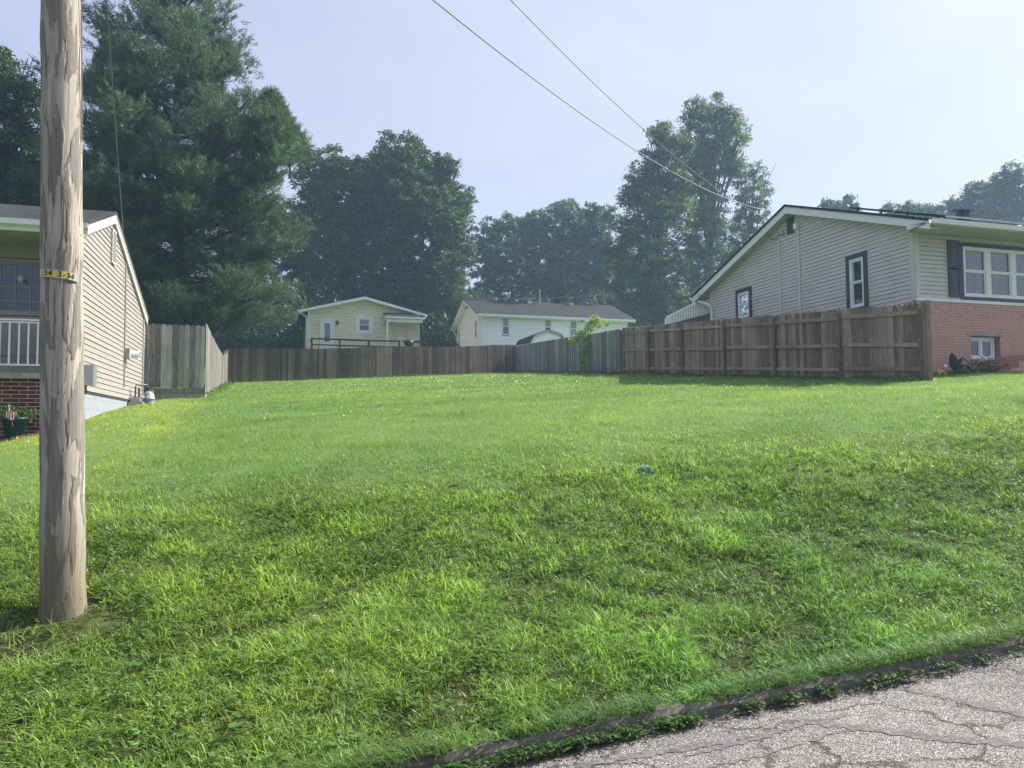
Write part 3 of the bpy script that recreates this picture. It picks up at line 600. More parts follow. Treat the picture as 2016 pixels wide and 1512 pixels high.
# gas meter
gz = float(hgt(-3, 21)); GM = thing('gas_meter', (-3.05, 20.9, gz), 'grey gas meter with dark pipes beside the blush siding', 'gas meter')
zt_ = onu(255, 752, -3.15)[2]
mb = MB(); mb.tube([(-3.17, 20.55, gz-.1), (-3.17, 20.55, zt_-.05), (-3.15, 20.62, zt_), (-2.95, 20.8, zt_), (-2.92, 20.85, zt_-.06), (-2.92, 20.85, zt_-.16)], .022, 8); mb.build('inlet_pipe', M['pipe'], GM)
mb = MB(); mb.tube([(-3.1, 20.62, gz-.1), (-3.1, 20.62, zt_-.08)], .026, 8); mb.tube([(-3.1, 20.62, zt_-.3), (-2.98, 20.8, zt_-.3)], .03, 8); mb.build('riser_pipe', M['pipe'], GM)
mb = MB(); cx_ = (-2.92, 20.88, zt_-.62)
mb.lathe(cx_, [(.09, 0), (.125, .04), (.13, .2), (.135, .26), (.15, .27), (.15, .29), (.135, .30), (.12, .40), (.07, .46), (.05, .47)], 16); mb.build('meter_body', M['meter_grey'], GM, True)
mb = MB(); mb.box(-2.9, -2.82, 20.84, 20.96, zt_-.26, zt_-.12); mb.build('valve', M['steel'], GM)
mb = MB(); mb.lathe((-3.06, 20.7, zt_-.36), [(.04, 0), (.075, .03), (.075, .06), (.04, .09)], 12); mb.build('regulator', M['steel'], GM)
mb = MB(); mb.box(-3.29, -2.98, 20.35, 20.72, gz-.05, gz+.03); mb.box(-3.27, -3.05, 20.4, 20.66, gz+.03, gz+.14); mb.build('vent_cover', M['steel'], GM)
# porch things
ORN = thing('window_ornament', onv(40, 548, 16.05), 'small round silver heart ornament hanging at the porch window', 'ornament')
c = onv(40, 548, 16.05); mb = MB(); mb.tube([(c[0]+.045*math.cos(a), c[1], c[2]+.05*math.sin(a)) for a in np.linspace(.3, 2*PI-.2, 18)], .006, 6); mb.box(c[0]-.02, c[0]+.02, c[1]-.005, c[1]+.005, c[2]-.02, c[2]+.02); mb.build('ring', M['white_clean'], ORN)
mb = MB(); mb.tube([c+np.array([0, 0, .05]), c+np.array([0, 0, .35])], .002, 4); mb.build('string', M['wire'], ORN)
c = onv(28, 884, 14.95); c[2] = float(hgt(c[0], c[1]))+.01; pc = c
PT = thing('flower_pot', c, 'dark teal pot of green foliage in front of the red brick porch', 'flower pot')
mb = MB(); mb.lathe(c, [(.13, 0), (.19, .30), (.215, .31), (.215, .35), (.19, .35), (.18, .30)], 20); mb.build('pot', M['teal'], PT, True)
FL = thing('small_flag', (c[0]-.03, c[1]-.2, c[2]+.3), 'tiny striped flag stuck in the teal flower pot', 'flag')
mb = MB(); mb.tube([(c[0]+.02, c[1]-.17, c[2]+.2), (c[0]-.04, c[1]-.22, c[2]+.56)], .004, 5); mb.build('stick', M['white_clean'], FL)
fm, n_, b_ = newmat('flag_stripes'); mp = coords(n_, (1, 1, 1)); wv_ = N(n_, 'ShaderNodeTexWave', i_Scale=9.0, wave_type='BANDS', bands_direction='X'); n_.links.new(mp.outputs[0], wv_.inputs['Vector'])
rr_ = ramp(n_, [(.45, (.75, .72, .72)), (.55, (.5, .05, .08))]); n_.links.new(wv_.outputs['Fac'], rr_.inputs[0]); n_.links.new(rr_.outputs[0], b_.inputs['Base Color'])
mb = MB(); o3 = np.array([c[0]-.10, c[1]-.23, c[2]+.36]); A3 = np.array([.13, 0, -.07]); B3 = np.array([.06, 0, .13])
vs_ = [o3+A3*i/6+B3*j+np.array([0, .012*math.sin(i*1.3), 0]) for i in range(7) for j in (0, 1)]; mb.add(vs_, [(2*i, 2*i+2, 2*i+3, 2*i+1) for i in range(6)]); mb.build('flag_cloth', fm, FL)
for i, (x, y, rot) in enumerate([(32, 893, .35), (52, 886, .3), (70, 880, .25), (20, 893, 1.1), (88, 876, .3)]):
    c = onv(x, y, 14.55); z = float(hgt(c[0], c[1])); mb = MB(); a_ = np.array([math.cos(rot), -math.sin(rot)*.3, .02])*.21; b2 = np.array([.03, .1, 0])
    mb.obox((c[0], c[1], z-.02), a_, b2, (0, 0, .075)); o = mb.build('edging_brick', M['paver'], None)
    tag(o, ['weathered brick edging the bed under the flower pot', 'pale red edging brick right of the pot', 'edging brick nearest the utility pole', 'tilted stray edging brick at the bed end', 'edging brick half hidden behind the utility pole'][i], 'brick', 'bricks edging the porch bed')

# ------------------------------------------------------------------ right house (greige siding over rose brick)
H2 = thing('house', (20, 19.5, 1.2), 'greige sided house over rose brick basement with white eaves and solar panels', 'house')
ws = Fr('u', 15.2, -1); wfr = Fr('v', 15.05, -1); pv, pz, sl = 19.6, 6.66, .345
op = []
def pxu(x0, y0, x1, y1, c): a = onu(x0, y0, c); b_ = onu(x1, y1, c); return a, b_
# side windows: outer dark trim in the photograph's view
bw = (onu(1704, 600, 15.2)[1], onu(1676, 600, 15.2)[1]); bz = (onu(1690, 605, 15.2)[2], onu(1690, 508, 15.2)[2])
sw_ = (onu(1477, 620, 15.2)[1], onu(1455, 620, 15.2)[1]); sz = (onu(1466, 626, 15.2)[2], onu(1466, 575, 15.2)[2])
opens = [(bw[0]-.02, bw[1]+.02, bz[0], bz[1]), (sw_[0]-.02, sw_[1]+.02, sz[0], sz[1])]
siding(ws, clipspan(gable_fn(pv, pz-.15, sl), 15.17, 24.25), 2.2, pz-.16, .108, opens).build('side_wall', M['siding_grey'], H2)
mb = MB(); ws.box(mb, 15.05, 15.17, 0, .03, 3.08, 4.8); wfr.box(mb, 15.2, 15.32, 0, .03, 3.13, 4.8); mb.build('corner_trim', M['siding_grey'], H2)
mb = MB(); ws.box(mb, 24.25, 24.36, 0, .03, 2.2, 4.9); mb.build('corner_trim', M['siding_grey'], H2)
window(H2, ws, bw[0], bw[1], bz[0], bz[1], 'dark_trim', .13, cover='blind'); window(H2, ws, sw_[0], sw_[1], sz[0], sz[1], 'dark_trim', .13, cover='halfblind')
mb = MB(); mb.box(15.205, 15.4, 15.22, 24.3, .2, 2.2); mb.build('side_foundation', M['brick_side'], H2)
mb = MB(); mb.box(29.9, 30, 15.1, 24.2, 2.2, 5); mb.box(15.3, 30, 24.2, 24.3, 2.2, 4.7); mb.build('rear_wall', M['siding_grey'], H2)
# front: basement window opening
q0 = onv(1910, 690, 15.05)[0]; q1 = onv(1968, 690, 15.05)[0]; zb0 = onv(1935, 708, 15.05)[2]; zb1 = onv(1935, 662, 15.05)[2]
mb = MB()
wfr.box(mb, 15.2, q0, -.14, .03, .4, 3.075); wfr.box(mb, q1, 30, -.14, .03, .4, 3.075); wfr.box(mb, q0, q1, -.14, .03, .4, zb0); wfr.box(mb, q0, q1, -.14, .03, zb1, 3.075)
mb.build('brick_front', M['brick_pink'], H2)
wb = Fr('v', 15.16, -1); window(H2, wb, q0+.02, q1-.08, zb0+.02, zb1-.02, None, hung=False, cover='none', cols=2, mull=.05, recess=.02)
mb = MB(); wfr.box(mb, q0-.1, q1+.09, .031, .05, zb1, zb1+.09); mb.build('lintel', M['concrete'], H2)
mb = MB(); wfr.box(mb, q0-.02, q1+.12, -.1, .07, zb0-.1, zb0); mb.build('basement_sill', M['concrete'], H2)
mb = MB(); wfr.box(mb, 15.17, 30, -.02, .055, 3.075, 3.15); mb.build('sill_band', M['white'], H2)
x0 = onv(1896, 530, 15.05)[0]; zb0 = onv(1900, 584, 15.05)[2]; zb1 = onv(1900, 486, 15.05)[2]; x1 = onv(1938, 530, 15.05)[0]; ww = (x1-x0)
tw = 3*ww+2*.15+.06
opens = [(x0-.03, x0+tw+.03, zb0, zb1)]
siding(wfr, lambda z: (15.32, 30), 3.15, 4.93, .108, opens).build('front_wall', M['siding_grey'], H2)
window(H2, wfr, x0-.03, x0+tw, zb0, zb1, 'dark_trim', .10, cover='curtain', cols=3, mull=.15)
for a0 in (onv(1865, 530, 15.05)[0], x0+tw+.16):
    a1 = a0+onv(1887, 530, 15.05)[0]-onv(1865, 530, 15.05)[0]; mb = MB(); zz0, zz1 = zb0-.03, zb1+.12
    wfr.box(mb, a0, a1, .015, .04, zz0, zz1)
    for (p0, p1) in ((zz0, (zz0+zz1)/2+.02), ((zz0+zz1)/2-.02, zz1)):
        wfr.box(mb, a0, a0+.05, .04, .055, p0, p1); wfr.box(mb, a1-.05, a1, .04, .055, p0, p1); wfr.box(mb, a0+.05, a1-.05, .04, .0545, p0, p0+.06); wfr.box(mb, a0+.05, a1-.05, .04, .0545, p1-.06, p1)
        wfr.box(mb, a0+.08, a1-.08, .04, .05, p0+.1, p1-.1)
    mb.build('shutter', M['shutter'], H2)
mb = MB(); mb.prism(roofpoly(14.28, pv, 25.16, pz+.10, sl, .07), 14.87, 30.3, ex); mb.build('roof', M['roof_brown'], H2)
f_ = lambda v: pz+.03-sl*abs(v-pv)
mb = MB()
for a, c in ((14.28, pv), (pv, 25.14)): mb.prism([(a, f_(a)), (c, f_(c)), (c, f_(c)-.21), (a, f_(a)-.21 if a == pv else max(f_(a)-.21, 4.66))], 14.9, 14.93, ex)
zs = onu(1780, 456, 14.9)[2]
mb.prism([(14.28, zs+.06), (14.95, zs), (14.95, f_(14.95)-.2), (14.28, f_(14.28)-.05)], 14.885, 14.9, ex)
mb.prism([(25.14, zs+.05), (24.5, zs), (24.5, f_(24.5)-.2), (25.14, f_(25.14)-.05)], 14.885, 14.9, ex)
mb.build('rake_board', M['white_clean'], H2)
mb = MB(); mb.prism([(14.3, f_(14.3)-.16), (pv, f_(pv)-.19), (25.1, f_(25.1)-.16), (25.1, f_(25.1)-.18), (pv, f_(pv)-.21), (14.3, f_(14.3)-.18)], 14.935, 15.19, ex)
for a, c in ((14.3, 15.0), (24.38, 25.12)): mb.box(14.935, 30, a, c, zs+.004, zs+.02)
mb.build('soffit', M['soffit_grey'], H2)
zg_ = f_(14.28)+.04
mb = MB(); mb.prism([(14.15, zg_-.0), (14.17, zg_-.11), (14.27, zg_-.12), (14.275, zg_-.01), (14.26, zg_-.01), (14.25, zg_-.1), (14.19, zg_-.09), (14.165, zg_)], 14.87, 30.3, ex); mb.prism([(14.28, zg_-.02), (14.30, zg_-.02), (14.30, zs), (14.28, zs)], 14.93, 30.3, ex)
mb.build('gutter', M['gutter'], H2)
zg_ = f_(25.14)+.04
mb = MB(); mb.prism([(25.27, zg_), (25.25, zg_-.11), (25.16, zg_-.12), (25.155, zg_-.01)], 14.87, 30.3, ex)
dsp = [at(1366, 588, 29.4), onu(1376, 593, 15.0), onu(1396, 600, 15.05), onu(1401, 606, 15.1)]; e_ = onu(1401, 606, 15.1); mb.tube(dsp+[(e_[0], e_[1], 2.2)], .045, 8); mb.build('downspout', M['gutter'], H2)
mb = MB(); zp_ = lambda v, o=.11: pz+.1-sl*(pv-v)+o
for i in range(7):
    for (a, c) in ((15.0, 16.65), (16.7, 18.35)): 
        u0 = 16.2+i*1.03; mb.prism([(a, zp_(a)), (c, zp_(c)), (c, zp_(c)-.04), (a, zp_(a)-.04)], u0, u0+1.0, ex)
mb.build('solar_panels', M['solar'], H2)
mb = MB()
for v in (14.97, 16.655, 18.36): mb.prism([(v, zp_(v)+.004), (v+.02, zp_(v+.02)+.004), (v+.02, zp_(v)-.05), (v, zp_(v)-.05)], 16.15, 23.45, ex)
for v in (15.3, 16.3, 17.2, 18.1): mb.box(16.25, 16.3, v, v+.04, zp_(v)-.17, zp_(v)-.04)
mb.build('panel_rail', M['steel'], H2)
c = onv(1897, 428, 17.2); mb = MB(); zz = zp_(17.2, 0); mb.box(c[0]-.12, c[0]+.12, 17.1, 17.34, zz-.1, zz+.28); mb.obox((c[0]-.2, 17.02, zz+.26), (.4, 0, 0), (0, .4, .06), (0, 0, .05)); mb.build('roof_vent', M['dark_trim'], H2)
c = onu(1558, 444, 15.2); mb = MB(); ws.box(mb, c[1]-.15, c[1]+.17, .012, .04, c[2]-.25, c[2]+.25); mb.build('gable_vent', M['dark_trim'], H2)
for xa, ya, yb in ((1533, 466, 640), (1571, 446, 640)):
    a = onu(xa, ya, 15.15); mb = MB(); mb.tube([a, (15.15, a[1], 2.4)], .018 if xa < 1550 else .022, 6); mb.build('conduit', M['gutter'], H2)
a = onu(1567, 446, 15.1); mb = MB(); mb.box(15.05, 15.17, a[1]-.07, a[1]+.07, a[2]-.08, a[2]+.1); mb.build('security_lamp', M['white_clean'], H2)
mb = MB(); pts = [onu(1508, 452, 14.95), onu(1511, 464, 15.0), onu(1520, 472, 15.08), onu(1530, 470, 15.12), onu(1534, 462, 15.14), onu(1543, 462, 15.14), onu(1543, 452, 15.1)]; mb.tube(pts, .012, 6); mb.build('drip_loop', M['black'], H2)
# rear deck
mb = MB(); r0 = onu(1376, 592, 15.2); r1 = onu(1314, 622, 15.2)
tz = lambda v: float(np.interp(v, [24.5, r0[1], r1[1]], [r0[2]-.0, r0[2], r1[2]]))
mb.obox((15.17, r0[1], r0[2]-.06), (.06, 0, 0), (0, r1[1]-r0[1], r1[2]-r0[2]), (0, 0, .06)); v = 24.45
while v < r1[1]+.02: mb.box(15.18, 15.21, v, v+.035, 4.12, tz(v)-.03); v += .125
mb.tube([(15.19, r1[1], r1[2]-.03), (15.19, r1[1]+.15, r1[2]-.1), (15.19, r1[1]+.18, r1[2]-.5)], .03, 6)
mb.build('deck_railing', M['white_clean'], H2)
mb = MB(); mb.box(15.19, 19, 24.4, r1[1]+.1, 3.92, 4.11); mb.build('deck_frame', M['dark_trim'], H2)
pickets(lambda s: (15.3, s), 24.4, r1[1]+.2, .14, .006, lambda s: 3.9, lambda s: 2.0, .018, (-1, 0), 71).build('deck_skirt', M['fence_grey'], H2)
for i, (x, y) in enumerate(((2004, 706), )):
    a = onv(2000, 730, 14.0); st = thing('porch_steps', (a[0], 14.3, float(hgt(a[0], 14.3))), 'dark brick steps at the foot of the rose brick wall', 'steps')
    for k in range(3): mb = MB(); mb.box(a[0]+.1+.25*k, a[0]+3, 14.2, 15.0, float(hgt(a[0], 14.2))+.17*k-.05, float(hgt(a[0], 14.2))+.17*(k+1)-.05); mb.build('tread', M['brick_pink'], st)

# ------------------------------------------------------------------ white house beyond the back fence
zb_ = float(hgt(20, 54)); H3 = thing('house', (20, 56, zb_), 'white sided house with long brown-grey roof beyond the back fence', 'house')
wf3 = Fr('v', 53.1, -1); ws3 = Fr('u', 14.33, -1); pv, pz, sl = 56.9, 9.84, .41
ops = []; z3 = lambda x, y: onv(x, y, 53.1)
def w3(x0, y0, x1, y1): a = z3(x0, y1); c = z3(x1, y0); return (a[0], c[0], a[2], c[2])
W3 = [w3(988, 626, 1003, 660), w3(1071.5, 629, 1086, 660), w3(1121, 631, 1136.5, 664), w3(1188, 633, 1195, 645)]
siding(wf3, lambda z: (14.33, 25.85), zb_-.5, 8.12, .16, W3).build('front_wall', M['siding_white'], H3)
s3 = lambda x, y: onu(x, y, 14.33); sw3 = [(s3(939, 648)[1], s3(935, 648)[1], s3(937, 666)[2], s3(937, 631)[2]), (s3(906, 665)[1], s3(902, 665)[1], s3(904, 690)[2], s3(904, 648)[2])]
siding(ws3, clipspan(gable_fn(pv, pz-.08, sl), 53.1, 60.7), zb_-.5, pz-.1, .13, sw3).build('side_wall', M['siding_white'], H3)
mb = MB(); ws3.box(mb, 53.1, 53.25, 0, .03, zb_, 8.1); wf3.box(mb, 14.33, 14.45, 0, .03, zb_, 8.1); wf3.box(mb, 25.73, 25.85, 0, .03, zb_, 8.1); mb.build('corner_trim', M['white_clean'], H3)
for i, w_ in enumerate(W3): window(H3, wf3, *w_, None, cover='halfblind' if i < 2 else ('blind' if i == 2 else 'none'), frame='white', grid=(3, 3) if i == 2 else None)
for w_ in sw3: window(H3, ws3, *w_, None, cover='none', frame='white')
mb = MB(); mb.box(14.5, 25.8, 60.5, 60.7, zb_, 8.1); mb.box(25.7, 25.84, 53.2, 60.6, zb_, 8.2); mb.build('rear_wall', M['siding_white'], H3)
mb = MB(); mb.prism(roofpoly(52.65, pv, 61.15, pz+.05, sl, .07), 13.88, 26.3, ex); mb.build('roof', M['roof_brown'], H3)
f_ = lambda v: pz-.02-sl*abs(v-pv)
mb = MB()
for a, c in ((52.65, pv), (pv, 61.15)): mb.prism([(a, f_(a)), (c, f_(c)), (c, f_(c)-.2), (a, f_(a)-.2)], 13.89, 13.93, ex); mb.prism([(a, f_(a)), (c, f_(c)), (c, f_(c)-.2), (a, f_(a)-.2)], 26.25, 26.29, ex)
mb.build('rake_board', M['white_clean'], H3)
mb = MB(); mb.prism([(52.7, f_(52.7)-.16), (pv, f_(pv)-.19), (61.1, f_(61.1)-.16), (61.1, f_(61.1)-.18), (pv, f_(pv)-.21), (52.7, f_(52.7)-.18)], 13.935, 14.3, ex); mb.box(14.3, 26.25, 52.68, 53.1, 7.98, 8.0); mb.build('soffit', M['white'], H3)
zg_ = f_(52.65)+.04
mb = MB(); mb.box(13.9, 26.28, 52.52, 52.64, zg_-.13, zg_); mb.box(13.93, 26.25, 52.645, 52.68, zg_-.2, zg_-.03); mb.build('gutter', M['white_clean'], H3); mb = MB(); mb.tube([(14.25, 52.6, zg_-.1), (14.27, 53.0, zg_-.5), (14.27, 53.03, zb_)], .05, 6); mb.build('downspout', M['white_clean'], H3)
zr_ = f_(61.15); mb = MB(); mb.tube([(14.1, 61.1, zr_-.1), (14.27, 60.8, zr_-.6), (14.27, 60.8, zb_)], .05, 6); mb.build('downspout', M['white_clean'], H3)
u_ = at(995, 590, 60)[0]; rv = pv-.2; u_ = 56.7*math.tan(math.radians(17.35)+math.atan((995-1008)/F))
mb = MB(); mb.lathe((u_, rv, pz-.1), [(.16, 0), (.14, .3), (.14, .36), (.26, .42), (.3, .55), (.26, .68), (.14, .76), (.02, .78)], 14); mb.build('turbine_vent', M['steel'], H3, True)
u_ = 56.5*math.tan(math.radians(17.35)+math.atan((1064-1008)/F)); mb = MB(); mb.tube([(u_, 56.5, pz-.3), (u_, 56.5, pz+.85)], .06, 8); mb.tube([(u_, 56.5, pz+.85), (u_, 56.5, pz+.93)], .09, 8); mb.build('vent_pipe', M['steel'], H3)
for x in (1043, 1125): u_ = 56.3*math.tan(math.radians(17.35)+math.atan((x-1008)/F)); mb = MB(); mb.box(u_-.18, u_+.18, 56.1, 56.5, pz-.25, pz-.02); mb.build('roof_vent', M['steel'], H3)
c = z3(1145, 629); mb = MB(); wf3.box(mb, c[0]-.09, c[0]+.09, .0, .14, c[2]-.15, c[2]+.15); mb.build('wall_lamp', M['black'], H3)
c = s3(920, 602); mb = MB(); ws3.box(mb, c[1]-.3, c[1]+.3, .012, .05, c[2]-.2, c[2]+.2); mb.build('gable_vent', M['dark_trim'], H3)

# ------------------------------------------------------------------ yellow house beyond the back fence
zb_ = float(hgt(6, 54)); H4 = thing('house', (6.1, 56, zb_), 'pale yellow sided house with low gable facing the lot', 'house')
w4 = Fr('v', 53.7, -1); pu, pz, sl = 6.05, 9.10, .253; eu = lambda a, z, c: (a, c, z)
z4 = lambda x, y: onv(x, y, 53.7)
W4 = [(z4(634, 680)[0], z4(654, 680)[0], z4(640, 700)[2], z4(640, 631)[2]), (z4(705.5, 650)[0], z4(729, 650)[0], z4(717, 653)[2], z4(717, 627)[2])]
siding(w4, clipspan(gable_fn(pu, pz-.1, sl), 2.27, 9.97), zb_-.5, pz-.12, .135, W4).build('front_wall', M['siding_yellow'], H4)
wl = Fr('u', 2.27, -1); siding(wl, lambda z: (53.7, 62), zb_-.5, 8.0, .135).build('side_wall', M['siding_yellow'], H4)
mb = MB(); w4.box(mb, 2.27, 2.4, 0, .03, zb_, 7.95); w4.box(mb, 9.85, 9.97, 0, .03, zb_, 7.95); mb.build('corner_trim', M['white'], H4)
mb = MB(); mb.box(9.8, 9.95, 53.8, 62, zb_, 8); mb.box(2.4, 9.8, 61.8, 61.95, zb_, 8); mb.build('rear_wall', M['siding_yellow'], H4)
window(H4, w4, *W4[1], 'white_clean', .17, cover='halfblind')
# door
a0, a1, b0, b1 = W4[0]; mb = MB()
w4.box(mb, a0, a1, -.03, .02, b0, b0+.95); w4.box(mb, a0, a0+.16, -.03, .02, b0+.95, b1); w4.box(mb, a1-.16, a1, -.03, .02, b0+.95, b1); w4.box(mb, a0+.16, a1-.16, -.03, .02, b1-.18, b1); dr = mb.build('door', M['white_clean'], H4)
mb = MB(); w4.box(mb, a0-.13, a0-.005, .015, .06, b0, b1+.14); w4.box(mb, a1+.005, a1+.13, .015, .06, b0, b1+.14); w4.box(mb, a0-.005, a1+.005, .015, .06, b1+.005, b1+.14); mb.build('door_trim', M['white_clean'], dr)
mb = MB(); P = w4.P; mb.add([P(a0+.15, -.005, b0+.94), P(a1-.15, -.005, b0+.94), P(a1-.15, -.005, b1-.17), P(a0+.15, -.005, b1-.17)], [(0, 1, 2, 3)]); mb.build('pane', M['glass'], dr)
mb = MB(); mb.add([P(a0+.1, -.12, b0+.8), P(a1-.1, -.12, b0+.8), P(a1-.1, -.12, b1-.1), P(a0+.1, -.12, b1-.1)], [(0, 1, 2, 3)]); mb.build('dark_room', M['inside'], dr)
mb = MB(); m_ = 16; vs_ = []
for i in range(m_+1): q = a0+.2+(a1-a0-.4)*i/m_; vs_ += [P(q, -.06+.01*math.sin(i*2), b0+1.35), P(q, -.06+.01*math.sin(i*2), b1-.2)]
mb.add(vs_, [(2*i, 2*i+2, 2*i+3, 2*i+1) for i in range(m_)]); mb.build('curtain', M['curtain'], dr)
mb = MB(); uz = lambda u: pz+.04-sl*abs(u-pu)
mb.prism([(1.7, uz(1.7)), (pu, uz(pu)), (10.4, uz(10.4)), (10.4, uz(10.4)-.07), (pu, uz(pu)-.07), (1.7, uz(1.7)-.07)], 53.28, 62.3, eu); mb.build('roof', M['roof_brown'], H4)
mb = MB(); f4 = lambda u: uz(u)-.03
mb.prism([(1.7, f4(1.7)), (pu, f4(pu)), (pu, f4(pu)-.2), (1.7, f4(1.7)-.16)], 53.24, 53.275, eu); mb.prism([(pu, f4(pu)), (10.4, f4(10.4)), (10.4, f4(10.4)-.16), (pu, f4(pu)-.2)], 53.24, 53.275, eu)
mb.box(1.58, 1.7, 53.3, 62.2, uz(1.7)-.16, uz(1.7)-.02); mb.tube([(1.66, 53.5, uz(1.7)-.15), (2.1, 53.62, uz(1.7)-.38), (2.2, 53.62, uz(1.7)-.6), (2.2, 53.62, zb_)], .045, 6); mb.build('rake_board', M['white_clean'], H4)
mb = MB(); mb.prism([(1.72, f4(1.7)-.14), (pu, f4(pu)-.17), (10.38, f4(10.4)-.14), (10.38, f4(10.4)-.15), (pu, f4(pu)-.18), (1.72, f4(1.7)-.15)], 53.28, 53.69, eu); mb.build('soffit', M['white'], H4)
c = z4(664, 635); mb = MB(); w4.box(mb, c[0]-.07, c[0]+.07, .01, .12, c[2]-.1, c[2]+.12); mb.lathe((c[0], 53.6, c[2]-.15), [(.06, 0), (.08, .08), (.03, .12)], 8); mb.build('wall_lamp', M['black'], H4)
# little porch roof with a white post
a = onv(760, 622, 52.5); c = onv(838, 622, 52.5); t_ = onv(753, 616, 53.65)
mb = MB(); mb.add([(a[0], 52.5, a[2]), (c[0], 52.5, c[2]), (c[0]-.1, 53.66, t_[2]+.03), (a[0]-.05, 53.66, t_[2]+.03), (a[0], 52.5, a[2]-.05), (c[0], 52.5, c[2]-.05), (c[0]-.1, 53.66, t_[2]-.03), (a[0]-.05, 53.66, t_[2]-.03)], [(0, 1, 2, 3), (7, 6, 5, 4), (0, 4, 5, 1), (3, 7, 4, 0), (1, 5, 6, 2)]); mb.build('porch_roof', M['roof_brown'], H4)
mb = MB(); mb.box(a[0], c[0], 52.42, 52.49, a[2]-.13, a[2]-.01); mb.box(a[0]+.05, c[0]-.1, 52.5, 53.68, a[2]-.16, a[2]-.10); mb.box(a[0]+.1, c[0]-.2, 52.6, 52.68, a[2]-.38, a[2]-.17); mb.add([(a[0]+.02, 52.5, a[2]-.05), (a[0]+.02, 53.68, t_[2]-.04), (a[0]+.02, 53.68, a[2]-.5)], [(0, 1, 2)]); mb.box(a[0]+.05, a[0]+.17, 52.56, 52.68, zb_, a[2]-.17); mb.build('porch_post', M['white'], H4)
# dark deck railing
dk = thing('deck', (5, 52, zb_), 'dark stained deck railing in front of the yellow house', 'deck'); DV = 51.6
pr = [onv(x, y, DV) for x, y in ((614, 665), (669, 667), (726, 669), (786, 670.5))]
mb = MB(); 
for i in range(3): 
    A, B_ = pr[i], pr[i+1]
    for dz, th in ((-.1, .1), (-.48, .08)): mb.obox((A[0], DV-.03, A[2]+dz), (B_[0]-A[0], 0, B_[2]-A[2]), (0, .07, 0), (0, 0, th))
A = pr[0]; mb.obox((A[0]-.03, DV, A[2]-.1), (.07, 0, 0), (0, 1.9, .1), (0, 0, .1)); mb.build('rails', M['darkbrown'], dk)
for p in pr: mb = MB(); mb.box(p[0]-.06, p[0]+.06, DV-.06, DV+.06, zb_, p[2]-.02); mb.build('post', M['darkbrown'], dk)
mb = MB(); mb.box(pr[0][0]-.1, 10, DV, 53.65, pr[0][2]-1.1, pr[0][2]-.98); mb.build('deck_floor', M['darkbrown'], dk)
p = onv(829, 680, 53.0); mb = MB(); mb.box(p[0]-.09, p[0]+.09, 52.9, 53.1, zb_, onv(829, 636, 53)[2]); mb.box(p[0]-1.3, p[0], 52.95, 53.05, onv(820, 671, 53)[2]-.1, onv(820, 671, 53)[2]); mb.build('post', M['darkbrown'], dk)
p = onv(805, 676, 52.4); gr_ = thing('barbecue_grill', (p[0], 52.4, p[2]-.7), 'black covered barbecue grill on the deck of the yellow house', 'grill')
mb = MB(); mb.lathe((p[0], 52.4, p[2]-.1), [(.12, -.15), (.3, -.02), (.36, .1), (.34, .22), (.22, .34), (.05, .38)], 12); mb.build('lid', M['black'], gr_, True)
mb = MB(); mb.box(p[0]+.3, p[0]+.75, 52.2, 52.6, p[2]+.04, p[2]+.09); mb.build('side_shelf', M['dark_trim'], gr_)
mb = MB(); [mb.tube([(p[0]+a*.2, 52.4+b*.2, p[2]-.15), (p[0]+a*.28, 52.4+b*.28, p[2]-.9)], .02, 6) for a, b in ((1, 1), (1, -1), (-1, 1), (-1, -1))]; mb.build('leg_frame', M['black'], gr_)

# ------------------------------------------------------------------ shed, far pole, far car
SV = 47.6; sp = lambda x, y: onv(x, y, SV); pk = sp(1078, 652); el = sp(1046, 672); er = sp(1110, 672); zb_ = float(hgt(18, 48))
SH = thing('garden_shed', (pk[0], SV+1.5, zb_), 'white gambrel shed with grey roof behind the grey fence', 'shed')
kl = sp(1053, 662); kr = sp(1104, 661)
poly = [(el[0], zb_), (er[0], zb_), (er[0], el[2]), (kr[0], kr[2]), (pk[0], pk[2]), (kl[0], kl[2]), (el[0], el[2])]
mb = MB(); mb.prism(poly, SV, SV+3, eu); mb.build('walls', M['siding_white'], SH)
mb = MB(); o_r = [(el[0]-.1, el[2]-.1), (kl[0]-.06, kl[2]+.03), (pk[0], pk[2]+.05), (kr[0]+.06, kr[2]+.03), (er[0]+.1, el[2]-.1)]; i_r = [(x_, z_+.08) for x_, z_ in o_r]
for i in range(4): mb.prism([o_r[i], o_r[i+1], i_r[i+1], i_r[i]], SV-.15, SV+3.4, eu)
mb.build('roof', M['roof_dark'], SH)
mb = MB()
for i in range(4): mb.prism([(o_r[i][0], o_r[i][1]-.05), (o_r[i+1][0], o_r[i+1][1]-.05), (o_r[i+1][0], o_r[i+1][1]+.04), (o_r[i][0], o_r[i][1]+.04)], SV-.18, SV-.155, eu)
mb.build('fascia', M['steel'], SH)
p = at(1224, 612, 76); q = at(1223, 574, 76); z0 = float(hgt(p[0], p[1])); UP2 = thing('utility_pole', (p[0], p[1], z0), 'distant pale utility pole behind the end of the white house', 'utility pole')
mb = MB(); mb.tube([(p[0], p[1], z0), (q[0], q[1], q[2])], [.2, .15], 8); mb.build('shaft', plain('old_pole', (.35, .33, .3), .9), UP2)
mb = MB(); mb.box(p[0]-.25, p[0]+.25, p[1]-.04, p[1]+.04, q[2]-.35, q[2]-.25); mb.build('crossarm', M['bark'], UP2)
mb = MB(); E1 = at(860, 582, 70); E2 = np.array([q[0], q[1], q[2]-.1]); mb.tube([E1+(E2-E1)*t-np.array([0, 0, .9*4*t*(1-t)*.5]) for t in np.linspace(-.8, 1, 16)], .014, 4)
tag(mb.build('power_line', M['wire'], None), 'thin far wire crossing behind the white house roof', 'power line', 'overhead wires')
